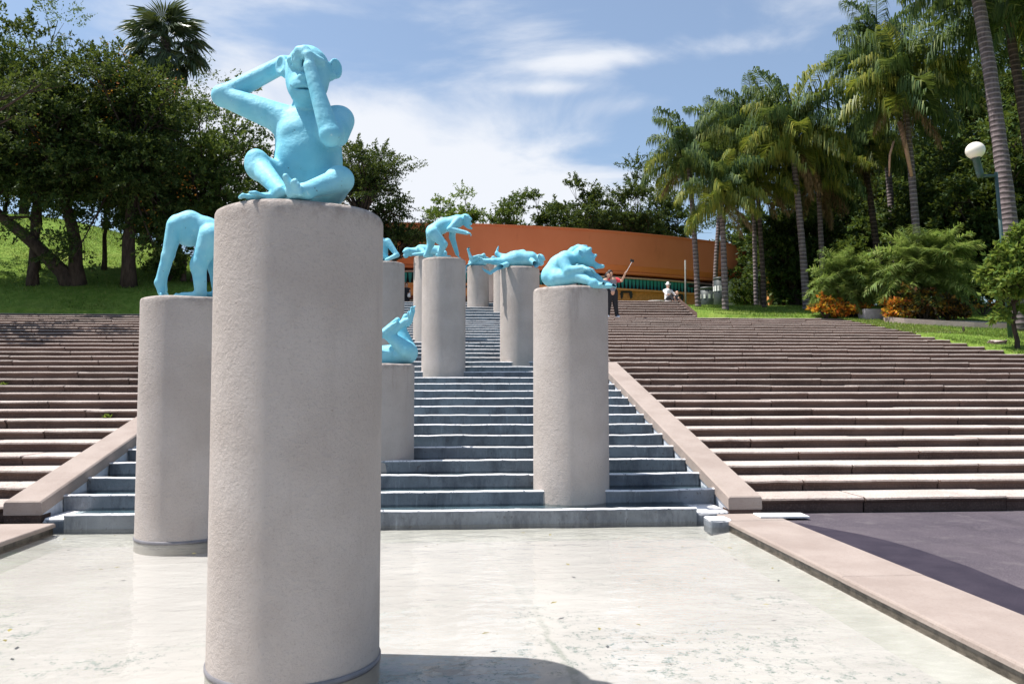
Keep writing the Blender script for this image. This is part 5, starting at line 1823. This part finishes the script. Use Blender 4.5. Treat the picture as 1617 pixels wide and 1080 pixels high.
CG = 'croton bushes beside the steps'
bush('croton', 1306, 34.0, .75, .55, .42, 'croton', 'bright orange and yellow croton at the foot of the smaller dwarf palm', 601, leaf=.19, wid=.3, group=CG)
bush('croton', 1350, 34.1, .75, .55, .40, 'croton', 'orange croton right of the brightest one at the smaller dwarf palm', 602, leaf=.19, wid=.3, group=CG)
bush('croton', 1418, 32.4, .50, .5, .62, 'croton', 'red orange croton left of the dark croton clump', 603, leaf=.19, wid=.3, group=CG)
bush('croton', 1462, 31.9, 1.05, .6, .70, 'croton_dark', 'dark croton clump with a few yellow leaves under the larger dwarf palm', 604, leaf=.19, wid=.3, group=CG, lobes=22)
bush('croton', 1503, 32.0, .85, .6, .60, 'croton_dark', 'dark croton clump nearest the pale path', 605, leaf=.19, wid=.3, group=CG, lobes=20)
bush('shrub', 1555, 36.5, 1.1, .5, .45, 'croton', 'row of small orange flowers in the shade beyond the path', 606, leaf=.09, lobes=10, twigs=6, per=6)
bush('shrub', 1262, 45.5, .9, .6, .5, 'leaf_mid', 'dark leafy shrub in front of the kiosk', 607)
bush('shrub', 985, 46, .8, .4, .22, 'leaf_bright', 'low bright green plants at the top of the stairs', 608, z_=Z3E, leaf=.14)
bush('shrub', 262, 37, 1.2, .8, .9, 'leaf_mid', 'rounded green shrub left of the bent-over ape', 609, leaf=.15, lobes=24)
bush('shrub', 400, 40, 2.2, 1.0, 1.3, 'leaf_dark', 'dark hedge behind the foreground pillar', 610, leaf=.16, lobes=34)
bush('shrub', 510, 44, 3.0, 1.0, 1.6, 'leaf_dark', 'long dark hedge left of the building', 611, leaf=.17, lobes=44)

# ground cover in the shade behind the right palms
bushes = [(1190, 52), (1230, 54), (1290, 52), (1345, 48), (1400, 46), (1440, 44), (1500, 42), (1560, 41), (1620, 40), (1680, 38)]
for i, (px, D) in enumerate(bushes):
    bush('undergrowth_shrub', px, D, 2.2, 1.2, 1.5, 'leaf_dark', ('dark undergrowth shrub in the shade near the %s' % ('building end', 'left of the kiosk', 'kiosk', 'smaller dwarf palm', 'dark palm trunk', 'broken palm trunk', 'larger dwarf palm', 'orange flowers', 'lamp pole', 'right edge')[i]), 700 + i, cat='shrub', lobes=30, leaf=.2, group='undergrowth behind the palms')


# grass tufts on the near right lawn and along the lawn edges
def tufts(name, label, n, xa, xb, ya, yb, h_, seed, cond=None):
    g = np.random.default_rng(seed)
    x = g.uniform(xa, xb, n); y = g.uniform(ya, yb, n)
    if cond is not None:
        k = cond(x, y); x, y = x[k], y[k]; n = len(x)
    z = np.array([ground_z(a, b) for a, b in zip(x, y)]) + .0
    a = g.uniform(0, 6.28, n); w = g.uniform(.010, .02, n); hh = g.uniform(.5, 1.2, n) * h_
    lx, ly = g.normal(size=n) * hh * .5, g.normal(size=n) * hh * .5
    V = np.empty((n, 3, 3), np.float32)
    V[:, 0] = np.stack([x - np.cos(a) * w, y - np.sin(a) * w, z], 1)
    V[:, 1] = np.stack([x + np.cos(a) * w, y + np.sin(a) * w, z], 1)
    V[:, 2] = np.stack([x + lx, y + ly, z + hh], 1)
    F = np.arange(n * 3, dtype=np.int32).reshape(n, 3)
    o = link(name, np_mesh(name, V.reshape(-1, 3), F, False, M['blade']))
    return tag(o, label, kind='stuff')


M['blade'] = leafmat('grass_blade', [(0, (.075, .14, .022)), (.5, (.13, .22, .035)), (.9, (.21, .27, .06)), (1, (.30, .28, .11))], .35, .6, .2)
tufts('grass', 'short green grass on the sloping right lawn', 52000, 16.33, 24, 16, 33, .09, 5)
tufts('grass', 'grass on the bank above the right steps', 30000, 11.7, 30, 33.2, 42, .10, 6)
tufts('grass', 'grass on the bank left of the stairs', 70000, -28, -11.4, 33.2, 52, .11, 7)

# ------------------------------------------------------------------ kerb and path on the right
def strip_wall(name, mat, pts, w_, h_, label=None, cat=None, kind=None, z_off=0.0):
    V = []; F = []
    for i, (x, y, z) in enumerate(pts):
        for dx, dz in ((0, -.5), (0, h_), (w_, h_), (w_, -.5)): V.append((x + dx * .25, y + dx, z + dz + z_off))
    for i in range(len(pts) - 1):
        for q in range(4):
            q2 = (q + 1) % 4; F.append((i * 4 + q, i * 4 + q2, (i + 1) * 4 + q2, (i + 1) * 4 + q))
    F.append((3, 2, 1, 0)); n = (len(pts) - 1) * 4; F.append((n, n + 1, n + 2, n + 3))
    o = link(name, py_mesh(name, V, F, False, mat))
    return tag(o, label, cat, kind=kind)


P = []
for px, D in ((1400, 32.3), (1430, 31.6), (1480, 31), (1540, 30.4), (1600, 30), (1680, 29), (1800, 28)):
    x, y = spot(px, D); P.append((x, y, ground_z(x, y)))
strip_wall('kerb', M['coping'], P, .28, .24, 'low pale kerb curving along the top of the right lawn', 'kerb', 'structure')
P2 = [(x + .4, y + 1.4, z) for x, y, z in P]
strip_wall('path', M['grey'], P2[1:], 1.5, .42, 'pale grey path behind the kerb', 'path', 'structure')
x, y = spot(1389, 33.6)
o = rough_block('planter_block', M['grey'], x - .75, x + .55, y - .3, y + .3, ground_z(x, y) - .3, ground_z(x, y) + .42, 5, .03, .005)
tag(o, 'low grey concrete planter wall between the two crotons', 'planter wall')
x, y = spot(1578, 25.3); z = ground_z(x, y)
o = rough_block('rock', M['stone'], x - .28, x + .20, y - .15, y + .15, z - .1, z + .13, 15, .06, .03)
tag(o, 'dark rough rock lying on the right lawn', 'rock')
x, y = spot(1523, 28.9); z = ground_z(x, y)
mb = MB(); mb.tube([(0, 0, -.1), (.01, 0, .12), (.0, .02, .2)], [.05, .045, .03], 8)
tag(mb.build('stump', M['bark'], None, True, loc=(x, y, z)), 'small dark stump at the edge of the right steps', 'stump')

# ------------------------------------------------------------------ street lamp with white globe
D = 27.0
x, y = spot(1597, D); z = ground_z(x, y)
lamp = empty('street_lamp', (x, y, z)); tag(lamp, 'dark green lamp post with a single white globe in front of the tall palm trunk', 'street lamp')
t1 = spot(1583, D); ax_, ay_ = t1[0] - x, t1[1] - y
ztp = zat(268, D) - z
mb = MB(); mb.tube([(0, 0, 0), (ax_ * .5, ay_ * .5, ztp * .5), (ax_, ay_, ztp)], [.075, .062, .055], 12); mb.build('pole', M['lampgreen'], lamp, True)
g1 = spot(1551, D); gx, gy = g1[0] - x, g1[1] - y
n1 = spot(1558, D); nx_, ny_ = n1[0] - x, n1[1] - y
za = zat(274, D) - z
mb = MB(); mb.tube([(ax_, ay_, za), (nx_, ny_, za)], [.055, .055], 10); mb.build('arm', M['lampgreen'], lamp, True)
mb = MB(); zc_ = zat(233, D) - z
mb.tube([(nx_, ny_, za - .06), (nx_ - .02, ny_, za + .1), (gx + .02, gy, zc_ - .30), (gx + .01, gy, zc_ - .27)], [.10, .12, .12, .17], 14); mb.build('neck', M['lampgreen'], lamp, True)
mb = MB(); prof = [(.31 * math.sin(a), -.29 * math.cos(a)) for a in np.linspace(.35, math.pi - .02, 18)]
mb.lathe(prof, 28); mb.build('globe', M['globe'], lamp, True, loc=(gx, gy, zc_))

# thin posts
x, y = spot(1084, 43); z = Z3E
mb = MB(); mb.tube([(0, 0, -1), (0, 0, zat(410, 43) - z)], [.05, .045], 10)
tag(mb.build('post', M['mastgrey'], None, True, loc=(x, y, z)), 'thin pale post standing at the right edge of the topmost steps', 'post')
x, y = spot(1251, 74); z = ground_z(x, y)
mb = MB(); mb.tube([(0, 0, 0), (0, 0, zat(165, 74) - z), (0, 0, zat(136, 74) - z)], [.10, .07, .03], 6)
tag(mb.build('antenna', M['darkgrey'], None, True, loc=(x, y, z)), 'thin dark antenna rising behind the palm crowns', 'antenna')
for i, (px, lab) in enumerate(((287, 'weathered pink stone post seen between arm and leg of the bent ape'), (302, 'second weathered post just right of the pink one'))):
    x, y = spot(px, 37.5); z = ground_z(x, y)
    mb = MB(); mb.lathe([(.13, 0), (.15, .1), (.11, .2), (.11, .75), (.15, .8), (.15, .88), (.10, .95), (.13, 1.1), (.11, 1.22), (.03, 1.28)], 16)
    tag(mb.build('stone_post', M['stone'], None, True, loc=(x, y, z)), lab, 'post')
# edge kerb of the topmost steps
x0_, y0_ = 10.6, Y3
V = []; F = []
strip_wall('kerb', M['stone'], [(10.6 + .16 * i + .05, Y3 + TREAD3 * i, Z2E + RISE3 * (i + .6)) for i in range(N3 + 1)], .3, .22, 'stone kerb along the right end of the topmost steps', 'kerb', 'structure')


# ------------------------------------------------------------------ people
def person(name, origin, label, bones, clothes, h=.02, lo=(-.8, -.6, -.05), hi=(.8, .6, 2.1), hair=None, head=None, extra=None):
    """bones: list of (points, radii) for the continuous body; clothes: (name, material, list of (points, radii))"""
    root = empty(name, origin); tag(root, label, 'person')
    B = Body(lo, hi, h)
    for pts, rs in bones: B.chain([vec(*p) for p in pts], rs, .03)
    if head is not None:
        c, f = head
        f = unit(f); u = vec(0, 0, 1); r = np.cross(f, u); c = vec(*c)
        B.ell(c, (.095, .078, .118), (f, r, u), .02); B.ell(c + f * .06 - u * .05, (.045, .05, .06), (f, r, u), .03)
        B.cone(c + f * .09 - u * .01, c + f * .115 - u * .035, .012, .018, .01)
        for q in (-1, 1):
            B.ell(c + f * .088 + r * .032 * q + u * .012, (.014, .016, .010), (f, r, u), .006, sub=True)
            B.ell(c + r * .082 * q, (.02, .012, .03), (f, r, u), .01)
    link('body', B.mesh('body', M['skin']), None, root)
    for cn, cm, parts in clothes:
        B = Body(lo, hi, h)
        for pts, rs in parts:
            if pts == 'ell': B.ell(vec(*rs[0]), rs[1], None, .03)
            else: B.chain([vec(*p) for p in pts], rs, .04)
        link(cn, B.mesh(cn, M[cm]), None, root)
    return root


S_ = 1.16
def sc(parts): return [([tuple(c * S_ for c in p) for p in pts], [r * S_ for r in rs]) for pts, rs in parts]


# two women taking a selfie on the steps
px0, D0 = 968, 33.4
x, y = spot(968, D0); y = YL + TREAD2 * 15 + .45; z = stair_z(y) + .004
# right woman: black trousers, red and grey top, arm with the selfie stick raised to the right
legs = [([(.09, 0, .93), (.12, .02, .50), (.17, 0, .09)], [.105, .070, .048]), ([(-.09, 0, .93), (-.12, .02, .50), (-.16, .02, .09)], [.105, .070, .048])]
feet = [([(.17, .02, .045), (.22, -.12, .035)], [.045, .036]), ([(-.16, .03, .045), (-.17, -.12, .035)], [.045, .036])]
torso = [([(0, 0, .95), (.01, 0, 1.12), (.02, 0, 1.36)], [.150, .125, .150]), ([(-.15, 0, 1.40), (.17, 0, 1.41)], [.065, .065]), ([(0, 0, 1.4), (-.04, -.01, 1.52)], [.06, .052])]
armR = [([(.18, 0, 1.40), (.33, -.12, 1.34), (.42, -.30, 1.58)], [.055, .042, .032]), ([(.42, -.30, 1.58), (.44, -.32, 1.66)], [.034, .022])]
armL = [([(-.16, 0, 1.39), (-.30, -.02, 1.20), (-.40, -.10, 1.10)], [.052, .042, .034])]
px_ = person('person', (x, y, z), 'person in black trousers and red and grey top holding up a selfie stick',
       sc(legs + feet + torso + armR + armL),
       [('trousers', 'blackcloth', sc([([(.09, 0, .93), (.12, .02, .50), (.17, 0, .10)], [.125, .090, .070]), ([(-.09, 0, .93), (-.12, .02, .50), (-.16, .02, .10)], [.125, .090, .070]), ([(-.06, 0, .98), (.06, 0, .98)], [.13, .13])])),
        ('top', 'stripecloth', sc([([(0, 0, 1.02), (.01, 0, 1.15), (.02, 0, 1.33)], [.155, .140, .155])])),
        ('red_yoke', 'redcloth', sc([([(-.14, 0, 1.37), (.18, 0, 1.39)], [.092, .092]), ([(.17, 0, 1.39), (.26, -.06, 1.36)], [.080, .070]), ([(-.15, 0, 1.38), (-.22, -.02, 1.30)], [.08, .07])])),
        ('shoes', 'shoe', sc([([(.17, .03, .05), (.22, -.13, .042)], [.056, .047]), ([(-.16, .04, .05), (-.17, -.13, .042)], [.056, .047])])),
        ('hair', 'hair', sc([([(-.07, .02, 1.66), (-.10, .05, 1.60)], [.105, .10]), ([(-.10, .06, 1.58), (-.09, .09, 1.38)], [.085, .05])]))],
       h=.022, lo=(-.7, -.55, -.05), hi=(.75, .4, 2.2), head=((-.06 * S_, -.02, 1.63 * S_), (.5, -.8, .2)))
# selfie stick with phone, held in the hand: its own thing
mb = MB(); p0 = Vector((.43, -.31, 1.62)) * S_; p1 = Vector((.62, -.55, 1.98)) * S_
root = empty('selfie_stick', (x + p0.x, y + p0.y, z + p0.z)); tag(root, 'selfie stick with a dark phone held up by the person in red', 'selfie stick')
mb.tube([(0, 0, -.03), p1 - p0], [.014, .010], 8); mb.build('stick', M['whitecloth'], root, True)
mb = MB(); mb.box(-.10, .10, -.012, .012, -.055, .055); mb.build('phone', M['iron'], root, loc=p1 - p0 + Vector((0, 0, .04)), rot=(.2, .15, .6))
# left woman leaning in
x2, y2 = x - .38, y + .05
person('person', (x2, y2, z), 'person in a grey top leaning towards the one with the selfie stick',
       sc([([(.07, 0, .92), (.05, .02, .50), (.04, .02, .09)], [.10, .07, .046]), ([(-.08, 0, .92), (-.10, .02, .5), (-.12, 0, .09)], [.10, .07, .046]),
           ([(.04, .03, .045), (.04, -.12, .035)], [.045, .036]), ([(-.12, .02, .045), (-.14, -.12, .035)], [.045, .036]),
           ([(0, 0, .95), (.02, -.02, 1.12), (.06, -.06, 1.30)], [.145, .12, .14]), ([(-.09, -.06, 1.34), (.20, -.06, 1.33)], [.062, .06]), ([(.06, -.06, 1.34), (.15, -.09, 1.46)], [.055, .05]),
           ([(-.10, -.06, 1.33), (-.20, -.12, 1.12), (-.14, -.28, 1.02)], [.052, .042, .034]), ([(.2, -.06, 1.33), (.28, -.04, 1.15), (.30, -.12, 1.02)], [.05, .04, .034])]),
       [('trousers', 'blackcloth', sc([([(.07, 0, .92), (.05, .02, .50), (.04, .02, .10)], [.12, .088, .068]), ([(-.08, 0, .92), (-.10, .02, .5), (-.12, 0, .10)], [.12, .088, .068]), ([(-.05, 0, .97), (.05, 0, .97)], [.125, .125])])),
        ('top', 'stripecloth', sc([([(0, 0, 1.0), (.02, -.02, 1.12), (.06, -.06, 1.28)], [.155, .135, .150]), ([(-.10, -.06, 1.31), (.20, -.06, 1.31)], [.085, .08]), ([(-.10, -.06, 1.32), (-.17, -.10, 1.20)], [.075, .065])])),
        ('shoes', 'iron', sc([([(.04, .04, .05), (.04, -.13, .042)], [.056, .047]), ([(-.12, .03, .05), (-.14, -.13, .042)], [.056, .047])])),
        ('hair', 'hair', sc([([(.17, -.07, 1.58), (.15, -.05, 1.52)], [.10, .10]), ([(.14, -.04, 1.5), (.12, .0, 1.36)], [.08, .045])]))],
       h=.022, lo=(-.6, -.55, -.05), hi=(.6, .4, 2.1), head=((.17 * S_, -.11 * S_, 1.55 * S_), (.5, -.8, .1)))
# bag strap across the back of the left one
# seated person in white with a hat at the top of the stairs
x, y = spot(1044, 43.0); z = Z3E - .40 + .02
y = YT - 1.4
z = stair_z(y) + .0
person('person', (x, YT - .35, Z3E + .004), 'person in white with a pale hat sitting at the top of the stairs',
       [([(.0, 0, .12), (-.02, 0, .40), (-.02, .0, .60)], [.16, .13, .15]), ([(-.18, 0, .62), (.16, 0, .62)], [.06, .06]), ([(-.02, 0, .6), (0, -.02, .78)], [.055, .05]),
        ([(.1, 0, .12), (.35, -.30, .28), (.45, -.45, .03)], [.10, .07, .045]), ([(-.08, 0, .12), (.05, -.40, .30), (.12, -.55, .03)], [.10, .07, .045]),
        ([(.17, 0, .60), (.30, -.12, .42), (.42, -.22, .36)], [.055, .042, .035]), ([(-.18, 0, .60), (-.12, -.2, .4), (.1, -.32, .36)], [.055, .042, .035])],
       [('shirt', 'whitecloth', [([(.0, 0, .10), (-.02, 0, .40), (-.02, .0, .58)], [.185, .155, .17]), ([(-.18, 0, .60), (.16, 0, .60)], [.085, .085]), ([(.17, 0, .60), (.30, -.12, .43)], [.075, .06]), ([(-.18, 0, .60), (-.12, -.2, .4)], [.075, .06])]),
        ('trousers', 'blackcloth', [([(.1, 0, .12), (.35, -.30, .28), (.45, -.45, .08)], [.115, .085, .06]), ([(-.08, 0, .12), (.05, -.40, .30), (.12, -.55, .08)], [.115, .085, .06])]),
        ('hat', 'whitecloth', [([(-.14, -.02, .955), (.14, -.02, .955)], [.022, .022]), ([(0, -.14, .955), (0, .12, .955)], [.022, .022]), ([(0, -.02, .96), (0, -.02, 1.01)], [.10, .08])]),
        ('hair', 'hair', [([(0, .02, .90), (0, .03, .82)], [.095, .07])])],
       h=.025, lo=(-.5, -.75, -.05), hi=(.65, .35, 1.2), head=((0, -.02, .87), (.4, -.9, -.1)))
# small child crouching beside
person('person', (spot(1053.5, 43)[0], YT - .55, Z3E + .004), 'small child in pale clothes crouching next to the seated person in white',
       [([(0, 0, .12), (.05, -.04, .30)], [.13, .10]), ([(.05, -.04, .3), (.08, -.08, .40)], [.05, .045]), ([(0, 0, .12), (-.10, -.22, .20), (-.05, -.26, .03)], [.07, .05, .035]), ([(0, 0, .12), (.12, -.22, .18), (.12, -.28, .03)], [.07, .05, .035])],
       [('shirt', 'whitecloth', [([(0, 0, .12), (.05, -.04, .28)], [.15, .12])]), ('hair', 'hair', [([(.07, .0, .50), (.07, .02, .46)], [.08, .07])])],
       h=.022, lo=(-.4, -.45, -.05), hi=(.4, .3, .8), head=((.08, -.07, .46), (.3, -.9, 0)))
# person standing in the shade between two pillars
x, y = spot(641, 47)
person('person', (x, y, Z3E + .004), 'person in dark clothes with a white bag in the shade between two pillars',
       [([(.08, 0, .9), (.10, 0, .5), (.10, 0, .08)], [.10, .07, .046]), ([(-.08, 0, .9), (-.10, 0, .5), (-.12, 0, .08)], [.10, .07, .046]), ([(.1, .02, .05), (.1, -.14, .04)], [.045, .036]), ([(-.12, .02, .05), (-.13, -.14, .04)], [.045, .036]),
        ([(0, 0, .95), (0, 0, 1.35)], [.145, .15]), ([(-.16, 0, 1.40), (.16, 0, 1.40)], [.06, .06]), ([(0, 0, 1.4), (0, 0, 1.5)], [.055, .05]),
        ([(.17, 0, 1.38), (.24, -.1, 1.12), (.1, -.28, 1.08)], [.052, .042, .034]), ([(-.17, 0, 1.38), (-.24, -.05, 1.1), (-.22, -.1, .86)], [.052, .042, .034])],
       [('trousers', 'blackcloth', [([(.08, 0, .9), (.10, 0, .5), (.10, 0, .1)], [.12, .09, .07]), ([(-.08, 0, .9), (-.10, 0, .5), (-.12, 0, .1)], [.12, .09, .07])]),
        ('shirt', 'blackcloth', [([(0, 0, .95), (0, 0, 1.33)], [.165, .165]), ([(-.16, 0, 1.37), (.16, 0, 1.37)], [.085, .085])]),
        ('bag', 'whitecloth', [([(.16, -.2, .95), (.16, -.2, 1.05)], [.10, .08])]),
        ('hair', 'hair', [([(0, .02, 1.66), (0, .04, 1.56)], [.10, .08])])],
       h=.028, lo=(-.5, -.45, -.05), hi=(.5, .3, 1.9), head=((0, -.01, 1.62), (.1, -1, 0)))
